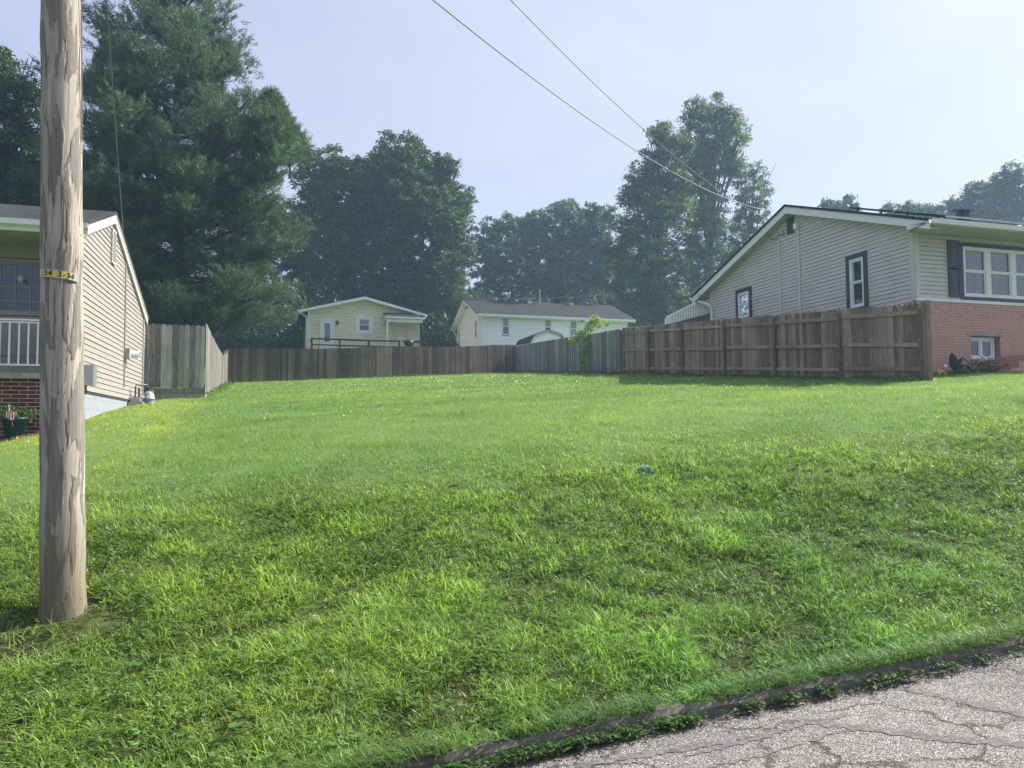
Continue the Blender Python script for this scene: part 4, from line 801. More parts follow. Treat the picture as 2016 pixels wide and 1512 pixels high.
p = at(1256, 640, 90); zc_ = p[2]-.75; CR = thing('parked_car', (p[0], p[1], zc_), 'dark car roof just above the far end of the brown fence', 'car')
x, y = p[0], p[1]
mb = MB(); mb.prism([(-2.2, .3), (2.2, .3), (2.25, .75), (1.9, .9), (.9, .95), (-1.2, .95), (-2.15, .85)], y-.85, y+.85, lambda a, b_, c: (x+a, c, zc_+b_)); mb.build('body', M['car'], CR)
mb = MB(); mb.prism([(-1.5, .95), (1.0, .95), (.4, 1.42), (-.9, 1.42)], y-.72, y+.72, lambda a, b_, c: (x+a, c, zc_+b_)); mb.build('cabin', M['solar'], CR)
mb = MB(); mb.prism([(-1.0, 1.42), (.45, 1.42), (.3, 1.47), (-.85, 1.47)], y-.7, y+.7, lambda a, b_, c: (x+a, c, zc_+b_)); mb.build('roof_panel', M['steel'], CR)
for a in (-1.35, 1.4):
    for s_ in (-.86, .66): mb = MB(); mb.tube([(x+a, y+s_, zc_+.32), (x+a, y+s_+.2, zc_+.32)], .32, 14); mb.build('wheel', M['black'], CR)

# ------------------------------------------------------------------ utility pole in the foreground
PB = np.array([-1.29, 5.76]); zP = float(hgt(*PB)); top = np.array([-1.37, 5.49, 8.6])
pb3 = np.array([PB[0], PB[1], -1.24]); PD = at(120, 0, 5.05); dirp = (PD-pb3)/(PD[2]-pb3[2])
UP = thing('utility_pole', (PB[0], PB[1], zP), 'tall peeling weathered wooden utility pole standing in the near grass', 'utility pole')
pm, n, b = newmat('peeling_pole'); tcn = n.nodes.new('ShaderNodeTexCoord'); mp = n.nodes.new('ShaderNodeMapping'); mp.inputs['Scale'].default_value = (14, 14, 2.6); n.links.new(tcn.outputs['Object'], mp.inputs['Vector'])
t1 = N(n, 'ShaderNodeTexNoise', i_Scale=1.0, i_Detail=3.0, i_Roughness=.5, i_Distortion=.5); n.links.new(mp.outputs[0], t1.inputs['Vector'])
grn = n.nodes.new('ShaderNodeMapping'); grn.inputs['Scale'].default_value = (60, 60, 2.2); n.links.new(tcn.outputs['Object'], grn.inputs['Vector'])
t2 = N(n, 'ShaderNodeTexNoise', i_Scale=1.0, i_Detail=6.0, i_Roughness=.6); n.links.new(grn.outputs[0], t2.inputs['Vector'])
rA = ramp(n, [(0, (.17, .155, .138)), (.43, (.235, .218, .195)), (.475, (.19, .17, .15)), (.51, (.38, .35, .295)), (.60, (.37, .345, .30)), (1, (.46, .43, .37))]); rag = N(n, 'ShaderNodeMath', operation='MULTIPLY_ADD'); rag.inputs[1].default_value = .30; n.links.new(t2.outputs['Fac'], rag.inputs[0]); rgs = N(n, 'ShaderNodeMath', operation='SUBTRACT'); rgs.inputs[1].default_value = .15; n.links.new(t1.outputs['Fac'], rgs.inputs[0]); n.links.new(rgs.outputs[0], rag.inputs[2]); n.links.new(rag.outputs[0], rA.inputs[0])
rB = ramp(n, [(.25, (.48, .46, .45)), (.75, (1.3, 1.27, 1.24))]); n.links.new(t2.outputs['Fac'], rB.inputs[0])
mA = n.nodes.new('ShaderNodeMix'); mA.data_type = 'RGBA'; mA.blend_type = 'MULTIPLY'; mA.inputs['Factor'].default_value = .85; n.links.new(rA.outputs[0], mA.inputs['A']); n.links.new(rB.outputs[0], mA.inputs['B'])
vm = n.nodes.new('ShaderNodeMapping'); vm.inputs['Scale'].default_value = (26, 26, 7); n.links.new(tcn.outputs['Object'], vm.inputs['Vector'])
vo = N(n, 'ShaderNodeTexVoronoi', i_Scale=1.0); n.links.new(vm.outputs[0], vo.inputs['Vector'])
rV = ramp(n, [(.06, (1, 1, 1)), (.11, (0, 0, 0))]); n.links.new(vo.outputs['Distance'], rV.inputs[0])
mV = n.nodes.new('ShaderNodeMix'); mV.data_type = 'RGBA'; mV.inputs['B'].default_value = (.03, .024, .02, 1); n.links.new(rV.outputs[0], mV.inputs['Factor']); n.links.new(mA.outputs['Result'], mV.inputs['A'])
ck = n.nodes.new('ShaderNodeMapping'); ck.inputs['Scale'].default_value = (42, 42, .9); n.links.new(tcn.outputs['Object'], ck.inputs['Vector'])
ckn = N(n, 'ShaderNodeTexNoise', i_Scale=1.0, i_Detail=3.0); n.links.new(ck.outputs[0], ckn.inputs['Vector']); ckr = ramp(n, [(.26, (1, 1, 1)), (.30, (0, 0, 0))]); n.links.new(ckn.outputs['Fac'], ckr.inputs[0])
ckm = n.nodes.new('ShaderNodeMix'); ckm.data_type = 'RGBA'; ckm.inputs['B'].default_value = (.045, .036, .03, 1); n.links.new(ckr.outputs[0], ckm.inputs['Factor']); n.links.new(mV.outputs['Result'], ckm.inputs['A']); mV = ckm
# green-brown tint, stronger towards the foot
sx = n.nodes.new('ShaderNodeSeparateXYZ'); n.links.new(tcn.outputs['Object'], sx.inputs[0]); mrz = N(n, 'ShaderNodeMapRange'); mrz.inputs['From Min'].default_value = .1; mrz.inputs['From Max'].default_value = .75; mrz.inputs['To Min'].default_value = .7; mrz.inputs['To Max'].default_value = 0
n.links.new(sx.outputs[2], mrz.inputs['Value']); mZ = n.nodes.new('ShaderNodeMix'); mZ.data_type = 'RGBA'; mZ.inputs['B'].default_value = (.13, .11, .06, 1); n.links.new(mrz.outputs['Result'], mZ.inputs['Factor']); n.links.new(mV.outputs['Result'], mZ.inputs['A'])
n.links.new(mZ.outputs['Result'], b.inputs['Base Color']); b.inputs['Roughness'].default_value = .85; b.inputs['Specular IOR Level'].default_value = .2
bh = N(n, 'ShaderNodeMath', operation='MULTIPLY_ADD'); bh.inputs[1].default_value = .35
rC = ramp(n, [(.46, (1, 1, 1)), (.52, (.45, .45, .45))]); n.links.new(t1.outputs['Fac'], rC.inputs[0]); n.links.new(t2.outputs['Fac'], bh.inputs[0]); n.links.new(rC.outputs[0], bh.inputs[2])
bp = N(n, 'ShaderNodeBump', i_Strength=.9, i_Distance=.007); n.links.new(bh.outputs[0], bp.inputs['Height']); n.links.new(bp.outputs[0], b.inputs['Normal'])
mb = MB(); pts = []; rs = []
for i in range(60):
    z = -1.5+i*10.4/59; c = pb3+dirp*(z-pb3[2]); pts.append(c); rs.append(.134-.0047*(z+1.2)+.0025*math.sin(i*1.7)+.0015*math.sin(i*3.9)+(.008*max(0, (-1.0-z)/.3)))
mb.tube(pts, rs, 28); sh = mb.build('shaft', pm, UP, True)
zt = onv(113, 545, 5.62)[2]; cc = pb3+dirp*(zt-pb3[2]); rt = .134-.0047*(zt+1.2)+.003
vd = np.array([0-cc[0], 0-cc[1]]); ang0 = math.atan2(vd[1], vd[0])   # towards the eye
mb = MB(); ns = 26; A0 = ang0-1.22; A1 = ang0+.83   # left in view = smaller angle? set below
vs_ = []
for i in range(ns+1):
    a = A0+(A1-A0)*i/ns; dz = -.0
    z_ = zt+(A1-a)/(A1-A0)*.0-(a-A0)/(A1-A0)*.024+.012
    for r_ in (rt, rt+.003):
        for q in (-.026, .026): vs_.append((cc[0]+r_*math.cos(a), cc[1]+r_*math.sin(a), z_+q))
fs_ = []
for i in range(ns):
    j = i*4; k = j+4; fs_ += [(j+2, k+2, k+3, j+3), (j, j+1, k+1, k), (j+1, j+3, k+3, k+1), (j, k, k+2, j+2)]
fs_ += [(0, 2, 3, 1), (ns*4, ns*4+1, ns*4+3, ns*4+2)]
mb.add(vs_, fs_); mb.build('tag_strip', M['steel'], UP)
ym = plain('tag_yellow', (.62, .50, .10), .5, .2, 20)
def curved(a0, a1, z_, h, r_, name, mat, n_=6):
    mb = MB(); vs_ = []
    for i in range(n_+1):
        a = a0+(a1-a0)*i/n_
        for q in (-h/2, h/2): vs_.append((cc[0]+r_*math.cos(a), cc[1]+r_*math.sin(a), z_-(a-A0)/(A1-A0)*.024+.012+q))
    mb.add(vs_, [(2*i, 2*i+2, 2*i+3, 2*i+1) for i in range(n_)]); return mb.build(name, mat, UP)
def px_ang(x):   # angle on the pole whose silhouette offset matches column x near the tag height
    s_ = (x-113.)/41.5; return ang0+math.asin(max(-.99, min(.99, s_)))
for ch, x in ((':', 78.5), ('3', 84.5), ('4', 92.5), ('', 100), ('3', 109), ('-', 117), ('3', 124.5), ('4', 131.5)):
    a = px_ang(x); da = .093 if abs(x-113) < 20 else .11
    curved(a-da, a+da, zt, .043, rt+.0045, 'number_tile', ym, 4)
    if ch:
        cu = bpy.data.curves.new('number', 'FONT'); cu.body = ch; cu.size = .048; cu.extrude = .0006; cu.align_x = 'CENTER'; cu.align_y = 'CENTER'; cu.offset = .0012
        cu.materials.append(M['black']); to = bpy.data.objects.new('number', cu); 
        me_ = bpy.data.meshes.new_from_object(to); to = bpy.data.objects.new('number', me_); C.objects.link(to); to.parent = UP
        nn = np.array([math.cos(a), math.sin(a), 0]); P_ = cc+nn*(rt+.0062)+np.array([0, 0, -(a-A0)/(A1-A0)*.024+.012])
        X = Vector((-nn[1], nn[0], 0)); Z = Vector(nn); Y = Vector((0, 0, 1)); mm = Matrix((X, Y, Z)).transposed().to_4x4(); mm.translation = Vector(P_)-Vector(UP['_o']); me_.transform(mm)
mb = MB(); rr2 = .15; a = px_ang(151)
pts = []
for z in (8.2, 5, 3.6, 2.6, 1.9): c = pb3+dirp*(z-pb3[2]); pts.append((c[0]+.128*math.cos(a), c[1]+.128*math.sin(a), z))
mb.tube(pts, .004, 6); mb.build('ground_wire', M['wire'], UP)
mb = MB(); c = pb3+dirp*(8.2-pb3[2]); mb.box(c[0]-1.1, c[0]+1.1, c[1]-.2, c[1]-.1, 8.1, 8.22); mb.build('crossarm', M['bark'], UP)
# overhead wires
def wire(A, B_, sag, r, label, n_=40):
    A = np.array(A, float); B_ = np.array(B_, float); mb = MB(); mb.tube([A+(B_-A)*t-np.array([0, 0, 4*sag*t*(1-t)]) for t in np.linspace(0, 1, n_)], r, 6)
    tag(mb.build('power_line', M['wire'], None), label, 'power line', 'overhead wires')
wire((-5, 3, 6), onu(1523, 416, 14.88), 1.2, .0075, 'lower overhead wire reaching the peak of the greige house')
wire((-5.5, 3, 8.25), onu(1512, 432, 14.88), 1.2, .0065, 'upper overhead wire ending at the rake of the greige house')
c = pb3+dirp*(8.1-pb3[2]); wire((c[0], c[1], 8.1), (-3.08, 18.0, 4.25), .3, .008, 'thin wire dropping from the pole to the blush house gable')
wire(at(815, 655, 62), at(885, 654, 62), .02, .02, 'faint far wire in the gap between the yellow and white houses', 8)
wire(at(815, 640, 64), at(885, 639, 64), .02, .015, 'upper faint far wire between the yellow and white houses', 8)

# crumpled green bottle on the lawn
p = ray(1270, 938); t = 8.0
for _ in range(12): q = p*t; t += (q[2]-float(hgt(q[0], q[1])))/(-p[2]+.1)*.6
q = p*t; r_ = random.Random(5); mb = MB(); vs_ = []
ax = np.array([.95, -.1, -.25]); rad = [.018, .02, .05, .062, .05, .064, .058, .045, .02]
for i, rr_ in enumerate(rad):
    c_ = q+np.array([0, 0, .05])+ax*((i-4)*.021)+np.array([0, 0, .012*math.sin(i*1.7)])
    for k in range(12): a = 2*PI*k/12; rq = rr_*(1+.28*math.sin(k*2.1+i*1.9)); vs_.append(c_+np.array([0, math.cos(a), 0])*rq+np.array([.2, 0, 1])*math.sin(a)*rq)
m_ = len(rad); mb.add(vs_, [(i*12+k, i*12+(k+1) % 12, (i+1)*12+(k+1) % 12, (i+1)*12+k) for i in range(m_-1) for k in range(12)]+[tuple(range(12))[::-1], tuple(range(12*(m_-1), 12*m_))])
tag(mb.build('plastic_bottle', M['can'], None), 'crumpled green plastic bottle lying on the lawn', 'bottle')

# ------------------------------------------------------------------ trees
def leaf_cloud(centres, size, asp, col, cvar, up_bias=.3, seed=1, hue=None):
    """one leaf face (a folded diamond) per centre; returns verts, faces, loop counts, colours"""
    g_ = np.random.default_rng(seed); n_ = len(centres)
    a = g_.normal(size=(n_, 3)); a /= np.linalg.norm(a, axis=1, keepdims=True)
    b_ = g_.normal(size=(n_, 3)); b_[:, 2] += 0; b_ -= (b_*a).sum(1, keepdims=True)*a; b_ /= np.linalg.norm(b_, axis=1, keepdims=True)
    nrm = np.cross(a, b_); flip = np.where(nrm[:, 2:3] < 0, -1, 1); nrm *= flip
    nrm[:, 2] += up_bias*1.5; nrm /= np.linalg.norm(nrm, axis=1, keepdims=True); a = np.cross(b_, nrm); a /= np.linalg.norm(a, axis=1, keepdims=True); b_ = np.cross(nrm, a)
    s_ = size*np.clip(g_.lognormal(-.05, .38, (n_, 1)), .35, 2.2); a = a*s_; b_ = b_*s_*asp
    V = np.stack([centres-a, centres-b_*.5+a*.1, centres+a, centres+b_*.5+a*.1], 1).reshape(-1, 3)
    f_ = np.arange(n_*4); ln = np.full(n_, 4)
    k = g_.normal(0, cvar, (n_, 1)); c_ = np.clip(np.array(col)[None]*(1+k)+0, 0.003, 1)
    if hue is not None: w_ = g_.random((n_, 1))**2; c_ = c_*(1-w_*.5)+np.array(hue)[None]*w_*.5
    return V, f_, ln, np.repeat(c_, 4, 0)
def tree(name, label, lobes, D, col, leafsize, dens, seed, trunk_px=None, depth=.7, group='background trees', hue=None, asp=.75, cluster=.55, open_=.0, trunk_r=.3, base=None, fill=.35):
    g_ = np.random.default_rng(seed)
    px = F/D; cx = np.mean([l[0] for l in lobes]); 
    if trunk_px is None: trunk_px = cx
    tb = at(trunk_px, 600, D); gz_ = float(hgt(tb[0], tb[1])) if base is None else base
    root = thing(name, (tb[0], tb[1], gz_), label, 'tree', group)
    pts = []; cents = []; tones = []
    for li, (x, y, r) in enumerate(lobes):
        R_ = r/px; c0 = at(x, y, D); dd = g_.uniform(-1, 1)*R_*depth; c0 = c0+Fw*dd; cents.append(c0)
        area = 4*PI*R_*R_; ncl = max(8, int(area*dens/ (cluster*cluster*1.25)))
        dr = g_.normal(size=(ncl, 3)); dr /= np.linalg.norm(dr, axis=1, keepdims=True)
        rad = R_*np.where(g_.random((ncl, 1)) < fill, g_.uniform(.25, .85, (ncl, 1)), g_.uniform(.82, 1.12, (ncl, 1)))
        cl = c0+dr*rad*np.array([1, 1, .92]); keep = g_.random(ncl) > open_; cl = cl[keep]
        nl = int(44*(cluster/.55)**2*(.25/leafsize)**1.3)+4
        off = g_.normal(size=(len(cl), nl, 3))*cluster*.42*np.array([1, 1, .62]); off[..., 2] -= .25*np.abs(off[..., 0])
        pts.append((cl[:, None, :]+off).reshape(-1, 3)); tones.append(np.repeat(np.clip(1+g_.normal(0, .28, len(cl))+g_.normal(0, .12), .4, 1.9), nl))
    P_ = np.concatenate(pts); V, f_, ln, c_ = leaf_cloud(P_, leafsize*.62, asp, col, .22, seed=seed+1, hue=hue); c_ = c_*np.repeat(np.concatenate(tones), 4)[:, None]
    cr = raw('crown', V, f_, ln, M['leaf'], root, c_)
    mb = MB(); zmid = min(c[2] for c in cents); topc = max(cents, key=lambda c: c[2])
    n_ = 7; lo_ = np.array([tb[0], tb[1], gz_-.3]); hi = topc; tr = [lo_+(hi-lo_)*t+np.array([math.sin(t*5+seed)*.35*t, math.cos(t*4+seed)*.3*t, 0]) for t in np.linspace(0, 1, n_)]
    mb.tube(tr, [trunk_r*(1-.85*i/(n_-1)) for i in range(n_)], 9); mb.build('trunk', M['bark'], root)
    mb = MB()
    for c in cents:
        t = min(.85, max(.12, (c[2]-gz_)/(hi[2]-gz_+.01)*.55)); s_ = lo_+(hi-lo_)*t; m_ = (s_+c)/2+np.array([0, 0, .3]); mb.tube([s_, m_, c, c+(c-s_)*.02], [trunk_r*.38, trunk_r*.25, trunk_r*.12, .02], 6)
        for q in range(4):
            e = c+np.clip(g_.normal(size=3), -1.3, 1.3)*np.array([1.1, 1.1, .7]); mb.tube([m_, (m_+e)/2+np.array([0, 0, .2]), e], [trunk_r*.14, trunk_r*.09, .02], 5)
    mb.build('limbs', M['bark'], root)
    return root
DG = (.058, .105, .045); MG = (.105, .16, .075); LG = (.10, .15, .05)
tree('maple_tree', 'broad dark maple rising behind the yellow house', [(790, 325, 55), (735, 365, 52), (845, 350, 50), (885, 395, 45), (760, 430, 70), (840, 440, 68), (900, 430, 30), (885, 480, 45), (730, 510, 65), (800, 530, 60), (860, 545, 50), (780, 600, 60), (850, 620, 48), (720, 600, 50), (905, 500, 25), (700, 440, 40), (790, 385, 60), (815, 300, 22), (880, 325, 22)], 72, DG, .24, .85, 11, 790, open_=.05, trunk_r=.5)
tree('maple_tree', 'dark maple between the pine and the broad maple', [(650, 330, 38), (615, 355, 40), (690, 350, 30), (660, 390, 50), (620, 430, 50), (715, 350, 38), (690, 440, 45), (650, 490, 55), (605, 520, 50), (690, 530, 45), (640, 580, 45), (600, 620, 45), (560, 440, 50), (550, 540, 60), (690, 620, 38), (565, 610, 50)], 69, DG, .24, .8, 12, 650, open_=.1, trunk_r=.4)
tree('willow_tree', 'paler drooping tree at the right foot of the broad maple', [(893, 520, 28), (880, 560, 32), (905, 590, 26), (870, 600, 34), (848, 640, 28), (893, 640, 28)], 66, (.05, .085, .035), .2, .8, 13, 880, asp=.45, trunk_r=.2)
tree('young_tree', 'small bluish tree left of the white house roof', [(905, 600, 30), (930, 625, 26), (890, 640, 28), (868, 660, 22), (925, 590, 20)], 78, (.04, .065, .04), .2, .7, 14, 905, trunk_r=.15)
tree('background_tree', 'round tree behind the left end of the white house', [(965, 455, 30), (1000, 445, 25), (950, 490, 25), (990, 500, 42), (1025, 480, 30), (960, 540, 40), (1010, 560, 48), (950, 600, 38), (1000, 630, 45)], 96, DG, .3, .75, 15, 990, open_=.18, trunk_r=.35)
tree('background_tree', 'wide tree behind the middle of the white house', [(1060, 440, 28), (1110, 425, 30), (1130, 455, 30), (1070, 480, 42), (1120, 500, 42), (1060, 540, 48), (1120, 560, 45), (1065, 610, 48), (1125, 620, 44), (1040, 450, 26)], 98, MG, .3, .8, 16, 1090, open_=.05, trunk_r=.35)
tree('background_tree', 'tree filling behind the right part of the white roof', [(1165, 420, 26), (1190, 430, 26), (1165, 465, 34), (1185, 510, 40), (1160, 560, 40), (1200, 580, 42), (1170, 630, 40), (1215, 640, 30)], 98, DG, .3, .8, 17, 1180, trunk_r=.3)
tree('tall_poplar', 'tallest loose-crowned tree above the greige house roof', [(1410, 215, 26), (1370, 230, 30), (1440, 235, 26), (1400, 260, 42), (1445, 275, 28), (1360, 290, 36), (1410, 320, 45), (1445, 320, 24), (1370, 350, 40), (1395, 400, 36), (1350, 420, 40), (1385, 470, 44), (1350, 520, 48), (1400, 550, 40), (1370, 600, 44)], 74, MG, .2, .8, 18, 1385, open_=.10, trunk_r=.35, cluster=.6)
tree('tall_poplar', 'leaning loose tree left of the tallest poplar', [(1300, 265, 26), (1325, 290, 30), (1285, 310, 28), (1262, 345, 30), (1310, 340, 38), (1335, 370, 34), (1245, 385, 26), (1275, 400, 38), (1310, 430, 44), (1240, 450, 34), (1265, 490, 48), (1310, 520, 50), (1230, 540, 44), (1270, 580, 50), (1320, 600, 48), (1210, 500, 26), (1225, 610, 36)], 70, MG, .2, .85, 19, 1290, open_=.08, trunk_r=.35, cluster=.6)
tree('tall_poplar', 'slim upright tree right of the tallest poplar', [(1455, 345, 20), (1485, 340, 20), (1505, 370, 16), (1470, 385, 28), (1500, 410, 22), (1455, 430, 30), (1490, 450, 28), (1450, 480, 34), (1430, 520, 36), (1470, 510, 30)], 76, MG, .2, .6, 20, 1470, open_=.2, trunk_r=.22, cluster=.5)
tree('background_tree', 'small round crowns above the peak of the greige roof', [(1632, 402, 13), (1668, 402, 15), (1650, 415, 18), (1685, 412, 8), (1600, 420, 10), (1650, 440, 30)], 92, DG, .3, .8, 21, 1650, trunk_r=.3)
tree('background_tree', 'low crowns above the solar panels', [(1750, 413, 14), (1785, 410, 16), (1815, 414, 15), (1845, 412, 12), (1780, 430, 26), (1830, 435, 24)], 92, DG, .3, .8, 22, 1790, trunk_r=.3)
tree('background_tree', 'tree at the right edge above the greige eaves', [(1990, 345, 24), (1960, 365, 24), (2012, 370, 34), (1915, 375, 16), (1925, 400, 34), (1975, 405, 40), (1880, 400, 16), (1890, 425, 26), (2025, 420, 40), (1940, 440, 36), (1870, 440, 24)], 84, DG, .28, .8, 23, 1970, open_=.05, trunk_r=.35)
tree('broadleaf_tree', 'dark broadleaf tree at the left edge behind the pole', [(15, 130, 34), (50, 190, 38), (5, 200, 48), (45, 250, 45), (0, 280, 60), (60, 310, 44), (20, 350, 60), (80, 370, 44), (30, 410, 55), (-60, 250, 70), (-50, 370, 80), (110, 420, 40)], 38, DG, .16, .8, 24, 20, open_=.05, trunk_r=.3, group=None)
tree('shrub', 'leafy bushes beyond the right end of the white house', [(1258, 617, 12), (1275, 625, 14), (1292, 632, 10), (1300, 622, 8)], 84, LG, .22, .8, 25, 1275, trunk_r=.1, group=None)
def conifer(name, label, x, ytop, ybot, wpx, D, col, seed):
    g_ = np.random.default_rng(seed); t = at(x, ytop, D); b_ = at(x, ybot, D); H = t[2]-b_[2]; R_ = wpx*D/F
    root = thing(name, (b_[0], b_[1], float(hgt(b_[0], b_[1]))), label, 'tree', 'background trees'); n_ = 5200
    q = g_.random(n_)**.75; a = g_.random(n_)*2*PI; r = R_*(q)*(g_.uniform(.5, 1.05, n_))*(1+.18*np.sin(q*40+a)); P_ = np.stack([t[0]+r*np.cos(a), t[1]+r*np.sin(a), t[2]-q*H], 1)
    V, f_, ln, c_ = leaf_cloud(P_, .17, .5, col, .25, seed=seed); raw('crown', V, f_, ln, M['leaf'], root, c_)
    mb = MB(); mb.tube([(b_[0], b_[1], float(hgt(b_[0], b_[1]))-.2), (t[0], t[1], t[2]-.3)], [.15, .02], 7); mb.build('trunk', M['bark'], root)
conifer('arborvitae', 'pointed dark conifer above the middle of the white roof', 1105, 534, 650, 30, 84, (.022, .045, .022), 31)
conifer('arborvitae', 'small pointed conifer left of the white house', 1010, 560, 660, 22, 88, (.025, .05, .02), 32)

# white pine: trunk, tiers of limbs, soft needle plumes
PD_ = 37.0; pbm = at(352, 640, PD_); gz_ = float(hgt(pbm[0], pbm[1])); pxm = PD_/F
PN = thing('white_pine', (pbm[0], pbm[1], gz_), 'huge blue-green white pine towering behind the blush house', 'tree')
g_ = np.random.default_rng(41)
outl_y = np.array([-160, -60, 0, 60, 130, 180, 240, 330, 420, 500, 580, 640, 690]); 
outR = np.array([8, 45, 90, 108, 122, 165, 235, 240, 236, 240, 228, 200, 110]); outL = np.array([8, 60, 130, 165, 190, 190, 210, 250, 260, 260, 230, 190, 100])
ztop = at(345, -160, PD_)[2]
plumes = []; mbL = MB(); axis = lambda z: np.array([pbm[0]+.25*math.sin(z*.3), pbm[1]+.2*math.cos(z*.25), z])
def limb(s_, e, rise, r0, npl, seed):
    m_ = s_+(e-s_)*.55+np.array([0, 0, -rise*.5]); pts_ = []
    for t in np.linspace(0, 1, 8): pts_.append((1-t)**2*s_+2*t*(1-t)*m_+t*t*(e+np.array([0, 0, rise*.4])))
    mbL.tube(pts_, [r0*(1-.85*t) for t in np.linspace(0, 1, 8)], 5, cap=False)
    d = (e-s_); d /= np.linalg.norm(d); side = np.cross(d, [0, 0, 1]); L = np.linalg.norm(e-s_)
    nb_ = max(3, int(L*1.5))
    for k in range(nb_):
        t = 1-.72*(k+g_.uniform(0, .8))/nb_; p = (1-t)**2*s_+2*t*(1-t)*m_+t*t*(e+np.array([0, 0, rise*.4])); w_ = L*.26*(1.1-t)
        c = p+side*g_.normal()*w_+np.array([0, 0, .12]); br = g_.uniform(.36, .68); tone = g_.normal(0, .22)
        mbL.tube([p-d*.3, c], [.02, .008], 4, cap=False)
        for j in range(int(npl*br*br)):
            o_ = g_.normal(size=3)*np.array([.6, .6, .36])*br; dd = d*.45+np.array([o_[0], o_[1], 0])*.9/br+np.array([0, 0, g_.uniform(.25, 1.0)]); dd /= np.linalg.norm(dd)
            plumes.append((c+o_, dd, tone+.55*o_[2]/br))  # needles painted lighter towards the top of the bough, its lit side
z = at(352, 665, PD_)[2]
while z < ztop-.4:
    ypx = 845-z/PD_*F; RR = np.interp(ypx, outl_y, outR)*pxm; LL = np.interp(ypx, outl_y, outL)*pxm
    nb = 6 if z < 14 else 5; a0 = g_.random()*6.28
    for k in range(nb):
        a = a0+k*2*PI/nb+g_.normal()*.25; dr = np.array([math.cos(a), math.sin(a), 0]); rt_ = dr@Rt; L = (RR if rt_ > 0 else LL)*g_.uniform(.5, 1.12)
        s_ = axis(z); e = s_+dr*L+np.array([0, 0, .12*L+(.3 if z > 12 else 0)]); limb(s_+np.array([0, 0, g_.uniform(-.4, .4)]), e+np.array([0, 0, g_.uniform(-.7, .6)]), .12*L, .05+.012*L, 88, 0)
    z += .62 if z < 14 else .7
# upright leaders that break the outline
for (x, y, h_, w_, dpt) in ((318, 262, 130, 34, -4.2), (300, 135, 90, 40, -3), (540, 195, 90, 52, -.5), (575, 265, 60, 40, -.3), (395, 310, 90, 40, -4.4), (215, 60, 90, 36, .5), (320, 375, 70, 34, -4.8), (240, 395, 40, 50, -3.8), (560, 250, 80, 50, -1.5), (455, 105, 60, 26, -1.0), (520, 330, 60, 50, -2)):
    t = at(x, y, PD_)+Fw*dpt; n_ = int(h_*w_/4)
    for k in range(n_):
        q = g_.random()**.7; a = g_.random()*6.28; r = w_*pxm*q*g_.uniform(.3, 1.1); p = t+np.array([r*math.cos(a), r*math.sin(a), -q*h_*pxm]); dd = np.array([math.cos(a)*.7, math.sin(a)*.7, .8]); plumes.append((p, dd/np.linalg.norm(dd), .15))
    mbL.tube([t+np.array([0, 0, -h_*pxm*1.5]), t], [.07, .015], 5)
PP = np.array([q[0] for q in plumes]); DD = np.array([q[1] for q in plumes]); TT = np.array([q[2] for q in plumes])[:, None]; nP = len(PP)
# each plume: short shoots of needles
NN = 26
base = np.repeat(PP, NN, 0); dirs = np.repeat(DD, NN, 0); tt = g_.random((nP*NN, 1)); base = base+dirs*tt*.42+g_.normal(size=base.shape)*.045
nd = dirs*.9+g_.normal(size=base.shape)*.55; nd /= np.linalg.norm(nd, axis=1, keepdims=True)
ln_ = g_.uniform(.12, .25, (len(base), 1)); sd = np.cross(nd, g_.normal(size=base.shape)); sd /= np.linalg.norm(sd, axis=1, keepdims=True)
wd = g_.uniform(.010, .020, (len(base), 1)); tip = base+nd*ln_
V = np.stack([base-sd*wd, base+sd*wd, tip], 1).reshape(-1, 3)
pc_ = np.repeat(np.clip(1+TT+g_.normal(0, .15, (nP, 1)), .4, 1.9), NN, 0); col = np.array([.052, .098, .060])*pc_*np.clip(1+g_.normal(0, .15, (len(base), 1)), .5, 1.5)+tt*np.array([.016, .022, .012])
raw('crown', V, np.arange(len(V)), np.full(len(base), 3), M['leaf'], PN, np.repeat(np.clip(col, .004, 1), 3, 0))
mb = MB(); mb.tube([axis(gz_-.3+(ztop-gz_+.1)*t) for t in np.linspace(0, 1, 14)], [.38*(1-.93*t) for t in np.linspace(0, 1, 14)], 10); mb.build('trunk', M['bark'], PN)
mbL.build('limbs', M['bark'], PN)
print('plumes', nP)

g_ = np.random.default_rng(301); P_ = []
for x0, x1, D, yt, yb, n_ in ((150, 610, 62, 610, 700, 60), (560, 940, 82, 600, 700, 46), (840, 1330, 90, 590, 700, 60), (1200, 1560, 90, 560, 660, 40), (-200, 160, 55, 400, 640, 50), (800, 910, 66, 648, 700, 26), (590, 640, 66, 640, 700, 12)):
    for k in range(n_):
        x = g_.uniform(x0, x1); y = g_.uniform(yt, yb); Dk = D+g_.uniform(-4, 8); c = at(x, y, Dk); R_ = g_.uniform(1.3, 2.4); m_ = 1000; d = g_.normal(size=(m_, 3)); d /= np.linalg.norm(d, axis=1, keepdims=True); P_.append(c+d*R_*g_.uniform(.6, 1.1, (m_, 1))*(1+.2*np.sin(d[:, :1]*9+d[:, 2:]*7)))
P_ = np.concatenate(P_); V, f_, ln, c_ = leaf_cloud(P_, .17, .75, (.045, .08, .035), .25, seed=302)
tag(raw('undergrowth', V, f_, ln, M['leaf'], None, c_), 'dark tangle of bushes filling under the trees behind the houses', 'undergrowth', kind='stuff')
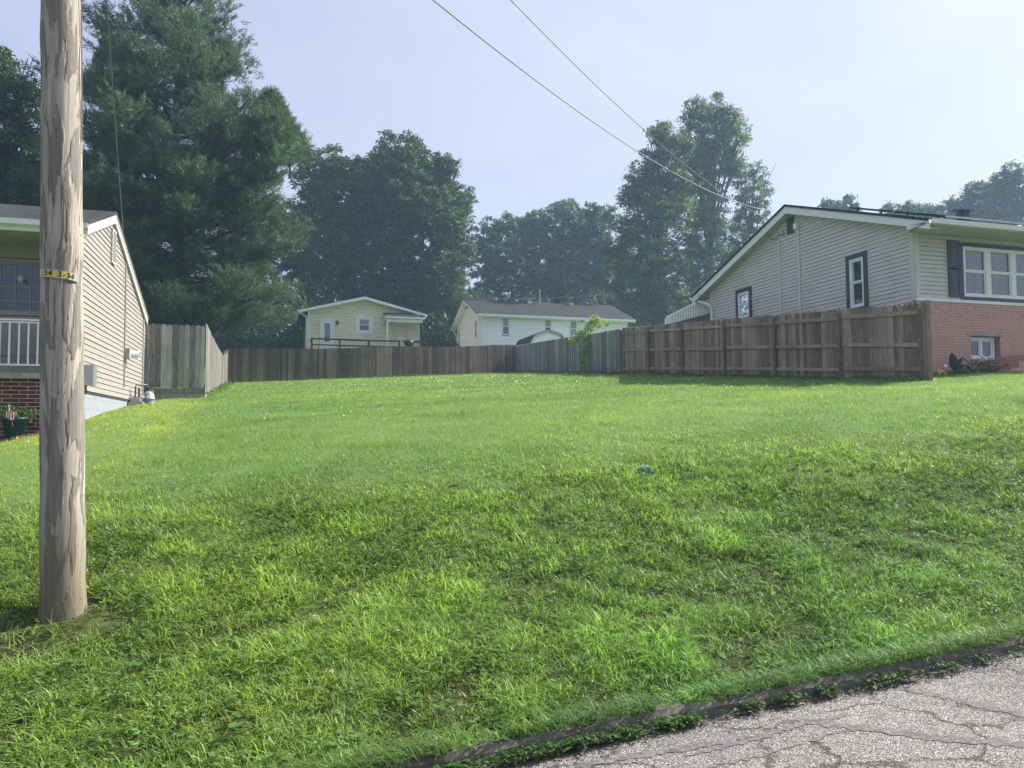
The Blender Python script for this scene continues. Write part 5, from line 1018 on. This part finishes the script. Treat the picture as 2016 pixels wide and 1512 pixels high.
# vine over the grey fence corner
g_ = np.random.default_rng(51); gv = (13.58, 31.7); VN = thing('vine', (gv[0], gv[1], float(hgt(*gv))), 'bright green climbing vine spilling over the grey fence', 'vine')
cs = [(1135, 668, 9, .9), (1148, 655, 10, 1), (1160, 645, 10, 1), (1172, 637, 9, 1.2), (1176, 628, 7, 1.2), (1165, 632, 8, 1.1), (1150, 665, 12, .8), (1152, 682, 9, .7), (1153, 698, 8, .55), (1150, 712, 8, .5), (1140, 660, 7, 1), (1180, 640, 6, 1.2), (1122, 670, 4, 1), (1196, 638, 4, 1), (1150, 724, 9, .5)]
P_ = []
for x, y, r, w_ in cs:
    c = at(x, y, 34.2 if y > 675 else 34.6); R_ = r*34.5/F; n_ = int(130*r/8); P_.append(c+g_.normal(size=(n_, 3))*R_*.55)
P_ = np.concatenate(P_); V, f_, ln, c_ = leaf_cloud(P_, .055, .8, (.25, .38, .09), .3, seed=52); raw('leaves', V, f_, ln, M['leaf'], VN, c_)
mb = MB(); mb.tube([at(1152, 728, 34.3), at(1150, 700, 34.3), at(1156, 665, 34.5), at(1172, 640, 34.6)], [.02, .02, .015, .008], 5); mb.build('stem', M['bark'], VN)

# plants at the foot of the rose brick wall
def bigleaf(mb, base, d, L, w_, droop, t=.5):
    d = np.array(d, float); d /= np.linalg.norm(d); side = np.cross(d, [0, 0, 1]); side /= np.linalg.norm(side)+1e-9
    vs_ = []; n_ = 7
    for i in range(n_+1):
        q = i/n_; c = np.array(base)+d*L*q+np.array([0, 0, -droop*q*q*L]); ww = w_*math.sin(PI*min(1, q*.94+.06))**.8/2; vs_ += [c-side*ww+np.array([0, 0, .15*ww]), c, c+side*ww+np.array([0, 0, .15*ww])]
    mb.add(vs_, [(3*i+k, 3*i+k+1, 3*i+k+4, 3*i+k+3) for i in range(n_) for k in (0, 1)], t)
leafp = plain('canna_leaf', (.05, .11, .045), .4, .25, 5, stretch=(6, 6, 1))
c = onv(1883, 735, 14.6); c[2] = float(hgt(c[0], c[1])); CN = thing('canna_plant', c, 'broad leaved canna plant beside the small basement window', 'plant')
mb = MB()
for dx, dy, dz, L, w_, dr in ((-.35, -.15, 1, .6, .2, .1), (.5, -.15, .5, .5, .2, .5), (.75, -.1, .9, .5, .18, .7), (-.5, -.2, .5, .4, .18, .5), (.1, -.5, .6, .4, .2, .5), (.35, .0, 1, .45, .16, .3), (-.3, .1, .8, .42, .2, .4), (.8, -.2, .3, .4, .15, .5)):
    bigleaf(mb, c+np.array([dx*.12, dy*.1, .02+random.random()*.12]), (dx, dy, dz), L*.95, w_, dr)
mb.build('leaves', leafp, CN)
mb = MB(); mb.tube([c, c+np.array([.02, 0, .3]), c+np.array([.18, -.02, .42]), c+np.array([.4, -.03, .26])], .012, 5); mb.tube([c, c+np.array([-.03, 0, .35])], .014, 5); mb.build('stem', M['bark'], CN)
c = onv(1943, 736, 14.6); c[2] = float(hgt(c[0], c[1])); RB = thing('flowering_shrub', c, 'low shrub with red blooms under the basement window', 'plant')
g_ = np.random.default_rng(61); P_ = c+np.array([0, 0, .14])+g_.normal(size=(330, 3))*np.array([.26, .1, .1]); P_ = P_[P_[:, 2] > c[2]-.02]; V, f_, ln, c_ = leaf_cloud(P_, .04, .6, (.05, .09, .04), .3, seed=62); raw('leaves', V, f_, ln, M['leaf'], RB, c_)
mb = MB()
for k in range(9):
    p = c+np.array([g_.uniform(-.3, .35), -.08, g_.uniform(.12, .42)]); 
    for j in range(6): q = 2*PI*j/6; mb.add([p, p+np.array([.035*math.cos(q), -.02, .035*math.sin(q)]), p+np.array([.035*math.cos(q+.8), -.02, .035*math.sin(q+.8)])], [(0, 1, 2)])
    mb.tube([(p[0], c[1], c[2]), p], .004, 4)
mb.build('blooms', M['red'], RB)
c = onv(1848, 747, 13.6); c[2] = float(hgt(c[0], c[1])); YB = thing('marigold', c, 'small yellow flowers at the end post of the brown fence', 'plant')
P_ = c+np.array([0, 0, .08])+g_.normal(size=(160, 3))*np.array([.13, .1, .05]); V, f_, ln, c_ = leaf_cloud(P_, .03, .6, (.08, .14, .04), .3, seed=63); raw('leaves', V, f_, ln, M['leaf'], YB, c_)
mb = MB()
for k in range(6): p = c+np.array([g_.uniform(-.16, .16), -.08, g_.uniform(.1, .2)]); mb.lathe(p, [(.01, -.01), (.028, 0), (.02, .015)], 8)
mb.build('blooms', M['yellow'], YB)
c = onv(1862, 750, 13.9); c[2] = float(hgt(c[0], c[1])); GL_ = thing('garden_light', c, 'little white topped stake at the foot of the rose brick wall', 'garden light')
mb = MB(); mb.tube([c, c+np.array([0, 0, .22])], .008, 5); mb.build('stake', M['steel'], GL_); mb = MB(); mb.lathe(c+np.array([0, 0, .21]), [(.01, 0), (.035, .01), (.04, .04), (.02, .07)], 10); mb.build('cap', M['white_clean'], GL_)
# foliage in the pot
g_ = np.random.default_rng(71); P_ = np.array(pc)+np.array([0, 0, .42])+g_.normal(size=(900, 3))*np.array([.17, .12, .07]); V, f_, ln, c_ = leaf_cloud(P_, .028, .6, (.06, .12, .04), .3, seed=72); raw('foliage', V, f_, ln, M['leaf'], PT, c_)

# ------------------------------------------------------------------ grass
g_ = np.random.default_rng(90)
def vnoise(u, v, s, seed):
    r_ = np.random.default_rng(seed); T = r_.random((64, 64)); x = u/s+1000; y = v/s+1000; xi = np.floor(x).astype(int); yi = np.floor(y).astype(int); fx = x-xi; fy = y-yi; fx = fx*fx*(3-2*fx); fy = fy*fy*(3-2*fy)
    a = T[xi % 64, yi % 64]; b_ = T[(xi+1) % 64, yi % 64]; c = T[xi % 64, (yi+1) % 64]; d = T[(xi+1) % 64, (yi+1) % 64]
    return (a*(1-fx)+b_*fx)*(1-fy)+(c*(1-fx)+d*fx)*fy
def fbm(u, v, s, seed): return (vnoise(u, v, s, seed)*.5+vnoise(u, v, s/2.1, seed+1)*.3+vnoise(u, v, s/4.3, seed+2)*.2)
def inview(u, v, pad=1.10):
    d = u*Fw[0]+v*Fw[1]; r_ = u*Rt[0]+v*Rt[1]; return (d > .8) & (np.abs(r_) < d*.666*pad+.5)
def scatter(v0, v1, dens):
    umin, umax = -v1*.45-2, v1*1.35+2; umin = max(umin, -16); umax = min(umax, 26); n_ = int((umax-umin)*(v1-v0)*dens); u = g_.uniform(umin, umax, n_); v = g_.uniform(v0, v1, n_)
    k = inview(u, v); u, v = u[k], v[k]
    k = ~((u < -3.28) & (v > 15.25) & (v < 24)) & ~((u > 15.15) & (v > 15.0)) & (np.hypot(u-PB[0], v-PB[1]) > .2) & ~((u < -2.2) & (v > 22.8)) & ~((u > 14.3) & (v > 27)) & ~((u < -3.4) & (v > 14.62))
    # the bare soil patch round the pole
    return u[k], v[k]
def blades(u, v, h, w_, bend, col, segs=3, lean=None):
    n_ = len(u); z = np.where(v < 3.84, zr(u)+.075, hgt(u, v)); az = g_.uniform(0, 2*PI, n_); ca, sa = np.cos(az), np.sin(az); fa = az+g_.normal(0, .5, n_)+PI/2; wx, wy = np.cos(fa), np.sin(fa)
    ts = np.linspace(0, 1, segs+1); out = []
    for t in ts:
        hx = bend*h*t**1.7; cx_ = u+ca*hx; cy_ = v+sa*hx; cz_ = z-.012+h*(t-.45*np.clip(bend, 0, 1.4)*t*t); ww = w_*(1-t)**.7*(.75+.25*(t*(1-t)*4)); 
        if t < .999: out.append(np.stack([cx_-wx*ww, cy_-wy*ww, cz_], 1)); out.append(np.stack([cx_+wx*ww, cy_+wy*ww, cz_], 1))
        else: out.append(np.stack([cx_, cy_, cz_], 1))
    m_ = 2*segs+1; V = np.stack(out, 1).reshape(-1, 3); b_ = (np.arange(n_)*m_)[:, None]; fl = []; ln = []
    pat = []
    for s_ in range(segs-1): pat += [2*s_, 2*s_+1, 2*s_+3, 2*s_+2]
    pat += [2*segs-2, 2*segs-1, 2*segs]; fl = (b_+np.array(pat)[None]).ravel(); ln = np.tile(np.array([4]*(segs-1)+[3]), n_)
    return V, fl, ln, np.repeat(col, m_, 0)
def join(name, parts, label, cat, mat, kind='stuff'):
    V = []; Fl = []; L = []; Cc = []; o_ = 0
    for v_, f_, l_, c_ in parts: V.append(v_); Fl.append(f_+o_); L.append(l_); Cc.append(c_); o_ += len(v_)
    ob = raw(name, np.concatenate(V), np.concatenate(Fl), np.concatenate(L), mat, None, np.concatenate(Cc)); return tag(ob, label, cat, kind=kind)
LAWN = np.array([.165, .285, .082]); STRIP = np.array([.33, .435, .085]); BANK = np.array([.155, .265, .062]); DARKG = np.array([.035, .085, .018]); STRAW = np.array([.26, .24, .09])
def gcol(u, v, base):
    n_ = len(u); k = fbm(u, v, 1.3, 5)[:, None]; k2 = fbm(u, v, 5.0, 9)[:, None]; k3 = fbm(u, v, .4, 15)[:, None]
    km = fbm(u*.6, v*1.6, .75, 47)[:, None]; kl = fbm(u*.5, v*1.5, 2.4, 57)[:, None]; c = base*(.12+.22*k+.25*k2+.30*k3+.62*km+.52*kl); c = c*(1+np.clip(kl-.5, -.5, .5)*np.array([.5, .1, -.2]))
    w_ = np.clip((fbm(u, v, 3.0, 22)[:, None]-.5)*5, 0, 1)*.2; c = c*(1-w_)+c*np.array([.72, .92, .85])*w_
    sx = 1/(1+np.exp((u+1.2+.05*(v-9)+.12*np.sin(v*.9))*7))*1/(1+np.exp(-(v-8)*1.2)); c = c*(1-sx[:, None])+STRIP*(.6+.75*k3+.1*k2)*sx[:, None]
    c = c*np.clip(1+g_.normal(0, .2, (n_, 1)), .45, 1.7)
    st = g_.random((n_, 1)) < .035; return np.clip(np.where(st, STRAW*g_.uniform(.5, 1.1, (n_, 1)), c), .004, 1)
parts = []
def bankness(u, v): return 1/(1+np.exp((v-7.6+.25*np.sin(u*1.1)-.9*(fbm(u, v, 1.5, 33)-.5)*2)*2.2))
soil_ok = lambda u, v: (np.hypot((u-PB[0]+.55)/1.1, (v-PB[1]+.30)/.55) > .55+.5*fbm(u, v, .4, 44)) 
# bank: coarse arching blades in tussocks
for (v0, v1, dn, sg) in ((3.745, 5.4, 8000, 3), (5.4, 7.4, 5800, 3), (7.4, 10.5, 3800, 2)):
    u, v = scatter(v0, v1, dn); tus = fbm(u, v, .33, 61); big = fbm(u, v, 1.1, 64); bk = bankness(u, v)
    k = (g_.random(len(u)) < np.clip((tus-.16)*2.9, .3, 1)) & (g_.random(len(u)) < .06+.94*bk) & (soil_ok(u, v) | (g_.random(len(u)) < .10)); u, v, tus, big, bk = u[k], v[k], tus[k], big[k], bk[k]
    edge = np.clip((v-3.5)/.5, .65, 1); h = (.05+.155*np.clip(tus, 0, .8)**1.5*(.5+.8*big))*g_.uniform(.4, 1.35, len(u))*edge*(.4+.6*bk); w_ = g_.uniform(.0022, .0058, len(u))*(1+.25*(v0 > 5)); bend = g_.uniform(.4, 1.6, len(u))
    mixc = BANK[None]*(.75+.9*tus[:, None])+(np.array([.22, .33, .07])-BANK)[None]*np.clip((big-.45)*2, 0, .7)[:, None]
    cr_ = np.clip((v-5.2)/2.2, 0, 1)[:, None]; mixc = mixc*(1-.55*cr_)+np.array([.215, .33, .075])*.55*cr_; mixc = mixc*bk[:, None]+LAWN[None]*(1-bk[:, None]); c = gcol(u, v, mixc); dk_ = np.clip((fbm(u, v, .8, 71)-.55)*5, 0, 1)[:, None]; c = c*(1-.2*dk_)  # blade colour brightened uphill, painting the crest as sunlit
    parts.append(blades(u, v, h, w_, bend, c, sg))
join('grass', parts, 'coarse uncut crabgrass covering the street bank', 'grass', M['grass'])
print('bank blades', sum(len(p[2]) for p in parts))
# mown lawn, shorter and coarser modelled with distance
parts = []
for (v0, v1, dn, hh, ww, sg) in ((5.6, 9.5, 3600, .055, .0026, 2), (9.5, 13, 2500, .06, .0038, 1), (13, 19, 1200, .065, .006, 1), (19, 29, 520, .075, .010, 1), (29, 45, 240, .085, .016, 1)):
    u, v = scatter(v0, v1, dn); k = g_.random(len(u)) > bankness(u, v)*.25; u, v = u[k], v[k]; n_ = len(u); tf = fbm(u, v, .7, 81)
    left = (u < -1.8)
    h = hh*g_.uniform(.35, 1.4, n_)*(.35+1.25*tf*fbm(u, v, .28, 83)*2)*np.where(left, .65, 1); c = gcol(u, v, LAWN[None]*np.ones((n_, 1)))
    parts.append(blades(u, v, h, np.full(n_, ww)*g_.uniform(.6, 1.3, n_), g_.uniform(.1, .9, n_), c, sg))
join('grass', parts, 'short mown turf of the empty lot up to the fences', 'grass', M['grass'])
print('lawn blades', sum(len(p[0]) for p in parts))
# taller tufts along fence feet and scattered in the lawn
parts = []
def line_scatter(p0, p1, n_, wdt): t = g_.random(n_); o_ = g_.normal(0, wdt, n_); d = np.array(p1)-np.array(p0); L = np.linalg.norm(d); nx, ny = -d[1]/L, d[0]/L; return p0[0]+d[0]*t+nx*o_, p0[1]+d[1]*t+ny*o_
for p0, p1, n_, hh, ww in (((13.0, 12.7), (13.0, 27.4), 9000, .13, .006), ((13.05, 27.6), (13.5, 32), 1800, .16, .012), ((13.4, 32), (14.1, 44.6), 3000, .17, .014), ((-2.1, 41.9), (5.4, 42.6), 2500, .14, .014), ((5.4, 42.6), (14.1, 44.5), 3500, .16, .015), ((-1.7, 23), (-2.1, 41.8), 3000, .14, .01), ((15.2, 14.7), (21, 14.7), 3500, .16, .007), ((-3.2, 22.6), (-1.8, 22.6), 350, .06, .005)):
    u, v = line_scatter(p0, p1, n_, .12); h = hh*g_.uniform(.3, 1.5, n_)*(.4+1.2*fbm(u, v, .8, 91)); parts.append(blades(u, v, h, np.full(n_, ww*.55), g_.uniform(.1, .8, n_), gcol(u, v, np.array([.07, .13, .032])[None]*np.ones((n_, 1))), 2))
cu_, cv_ = scatter(7.5, 36, 3.2)
for x, y in zip(cu_, cv_):
    n_ = 26; rr_ = g_.uniform(.05, .16); u = x+g_.normal(0, rr_, n_); v = y+g_.normal(0, rr_, n_); sc = .6+.03*y
    parts.append(blades(u, v, g_.uniform(.05, .13, n_), np.full(n_, .0028*sc), g_.uniform(.4, 1.2, n_), gcol(u, v, np.array([.10, .19, .05])[None]*np.ones((n_, 1))), 2))
cu_, cv_ = scatter(3.95, 7.5, 3.2)
for x, y in zip(cu_, cv_):
    n_ = 34; rr_ = g_.uniform(.02, .05); u = x+g_.normal(0, rr_, n_); v = y+g_.normal(0, rr_, n_)
    parts.append(blades(u, v, g_.uniform(.08, .19, n_), np.full(n_, .0034), g_.uniform(.4, 1.3, n_), gcol(u, v, np.array([.125, .225, .052])[None]*np.ones((n_, 1)))*g_.uniform(.8, 1.25), 3))
u = g_.uniform(-2, 6.5, 5000); v = 3.79+g_.normal(0, .035, 5000); kk = fbm(u, v, .35, 141) > .44; u, v = u[kk], v[kk]; v = np.minimum(v, 3.835)
u2 = g_.uniform(-2, 6.5, 9000); kk = fbm(u2, u2*0+2, .5, 151) > .50; u2 = u2[kk]; v2 = g_.uniform(3.72, 3.835, len(u2)); u = np.concatenate([u, u2]); v = np.concatenate([v, v2])
parts.append(blades(u, v, g_.uniform(.06, .15, len(u)), g_.uniform(.002, .004, len(u)), g_.uniform(.8, 1.7, len(u)), gcol(u, v, np.array([.12, .21, .05])[None]*np.ones((len(u), 1))), 3))
join('grass_tufts', parts, 'taller tufts of grass along the fence feet and on the bank', 'grass', M['grass'])
# clover and broad leaved weeds
def rosettes(u, v, r, lift, col, size, seed, nper=3):
    n_ = len(u); z = hgt(u, v); gg = np.random.default_rng(seed); P_ = []; 
    for k in range(nper): a = gg.random(n_)*6.28; P_.append(np.stack([u+np.cos(a)*size*.6, v+np.sin(a)*size*.6, z+lift+gg.normal(0, .004, n_)], 1))
    P_ = np.concatenate(P_); V, f_, ln, c_ = leaf_cloud(P_, size, .95, (1, 1, 1), .2, up_bias=2.5, seed=seed); c_ = c_*np.repeat(np.tile(col, (nper, 1)), 4, 0); return V, f_, ln, np.clip(c_, .003, 1)
parts = []
u, v = scatter(3.86, 7.2, 2600); cl = fbm(u, v, .55, 101)-.5*np.clip((u-.5)/3, 0, .5)-.06*np.clip(v-6, 0, 2); k = (g_.random(len(u)) < np.clip((cl-.44)*3.2, .06, .75)) & (soil_ok(u, v) | (g_.random(len(u)) < .12)); u, v = u[k], v[k]; n_ = len(u)
parts.append(rosettes(u, v, 1, g_.uniform(.03, .085, n_), np.array([.15, .265, .085])[None]*np.clip(1+g_.normal(0, .25, (n_, 1)), .4, 1.8), .0115, 102))
u, v = scatter(3.9, 7.5, 26); k = soil_ok(u, v); u, v = u[k], v[k]; n_ = len(u); parts.append(rosettes(u, v, 1, g_.uniform(.04, .09, n_), np.array([.12, .23, .06])[None]*np.ones((n_, 1)), .026, 103, 4))
# weeds at the kerb foot on the street side
for x0, x1, n_ in ((rp(1100, 1462)[0], rp(1250, 1440)[0], 420), (rp(1300, 1408)[0]-.1, rp(1350, 1408)[0], 420), (rp(1420, 1382)[0], rp(1455, 1375)[0], 120), (rp(1570, 1357)[0], rp(1605, 1350)[0], 160), (rp(1660, 1340)[0], rp(1760, 1322)[0], 240), (rp(1890, 1292)[0], rp(1905, 1290)[0], 60), (.35, .9, 500), (.9, 1.5, 700), (1.2, 2.0, 420), (2.0, 4.6, 420), (-1.5, .5, 1200), (rp(1480, 1368)[0], rp(1530, 1362)[0], 130), (rp(1800, 1312)[0], rp(1850, 1305)[0], 110)):
    u = g_.uniform(x0, x1, n_); v = 3.66+g_.normal(-.01, .025, n_); z = zr(u); P_ = np.stack([u, v, z+g_.uniform(.005, .05, n_)], 1); V, f_, ln, c_ = leaf_cloud(P_, .013, .85, (.06, .13, .03), .3, up_bias=1.5, seed=int(n_+abs(x0)*10)); parts.append((V, f_, ln, c_))
join('clover', parts, 'clover and round leaved weeds among the bank grass and kerb foot', 'clover', M['grass'])
parts = []
u, v = scatter(8.5, 34, 9); k = g_.random(len(u)) < np.clip((fbm(u, v, 4, 111)-.35)*3+.3*(u > 4), .05, 1); u, v = u[k], v[k]; P_ = np.stack([u, v, hgt(u, v)+.06], 1)
V, f_, ln, c_ = leaf_cloud(P_, .009, 1.2, (.62, .64, .55), .15, seed=112); sc = np.repeat(np.clip(v/14, .9, 2.0), 4)[:, None]; ctr = np.repeat(P_, 4, 0); parts.append((ctr+(V-ctr)*sc, f_, ln, c_))
u, v = scatter(3.9, 8.5, 2.2); P_ = np.stack([u, v, hgt(u, v)+.09], 1); P_ = (P_[:, None, :]+g_.normal(size=(len(u), 14, 3))*.006).reshape(-1, 3); V, f_, ln, c_ = leaf_cloud(P_, .006, .8, (.55, .52, .42), .15, seed=113); parts.append((V, f_, ln, c_))
join('clover_flowers', parts, 'white clover heads dotted over the lawn', 'flowers', M['grass'])
# soil and dry litter: the bare ring at the pole is the ground itself with crumbs of bark
u = PB[0]-.5+g_.normal(0, .4, 4200); v = PB[1]-.3+g_.normal(0, .25, 4200); k = np.hypot(u-PB[0], v-PB[1]) > .17; u, v = u[k], v[k]; P_ = np.stack([u, v, hgt(u, v)+.006], 1); V, f_, ln, c_ = leaf_cloud(P_, .012, .5, (.10, .07, .045), .4, up_bias=2, seed=121)
u2 = g_.uniform(-2, 7, 5200); v2 = 3.69-np.abs(g_.normal(0, .07, 5200)); P2 = np.stack([u2, v2, road_h(u2, v2)+.005], 1); V2, f2, ln2, c2 = leaf_cloud(P2, .007, .7, (.09, .08, .065), .5, up_bias=1, seed=131)
join('road_grit', [(V2, f2, ln2, c2)], 'dark grit and crumbs gathered in the gutter along the kerb', 'grit', M['grass'])
join('bark_litter', [(V, f_, ln, c_)], 'brown bark crumbs on the bare soil round the pole', 'litter', M['grass'])
# one tall seed stalk standing in the near bank
for i, (x, y, y2, lab) in enumerate(((678, 1500, 1270, 'tall feathery grass stalk standing out of the near bank'),)):
    p = onv(x, y, 3.98); p[2] = float(hgt(p[0], p[1])); q = onv(x+10, y2, 4.0); mb = MB(); mb.tube([p, (p+q)/2, q], [.003, .0025, .001], 5)
    st = thing('grass_stalk', p, lab, 'grass stalk'); gm2 = plain('stalk_green', (.13, .2, .06), .6, .2, 9); mb.build('stem', gm2, st); mb = MB(); r_ = random.Random(4)
    for k in range(70):
        t = .15+.85*r_.random(); c = p+(q-p)*t; a = r_.random()*6.28; d = np.array([math.cos(a)*.5, math.sin(a)*.5, .9])*(.05+.03*(1-t)); s_ = np.array([-math.sin(a), math.cos(a), 0])*.0022; mb.add([c-s_, c+s_, c+d], [(0, 1, 2)])
    mb.build('seed_head', gm2, st)

# ------------------------------------------------------------------ the hazy summer air
if HAZE:
    me = bpy.data.meshes.new('haze'); hb = MB(); hb.box(-60, 110, -12, 190, -6, 48); hz = None
    hm = bpy.data.materials.new('haze_air'); hm.use_nodes = True; n = hm.node_tree; n.nodes.clear(); ou = n.nodes.new('ShaderNodeOutputMaterial'); pv_ = n.nodes.new('ShaderNodeVolumePrincipled')
    pv_.inputs['Color'].default_value = (.50, .74, 1.0, 1); pv_.inputs['Density'].default_value = HAZE; pv_.inputs['Anisotropy'].default_value = .35; n.links.new(pv_.outputs[0], ou.inputs['Volume'])
    hz = hb.build('haze', hm, None); tag(hz, 'pale blue summer haze in the air', 'haze', kind='stuff')
for o in bpy.data.objects:
    if '_o' in o.keys(): del o['_o']
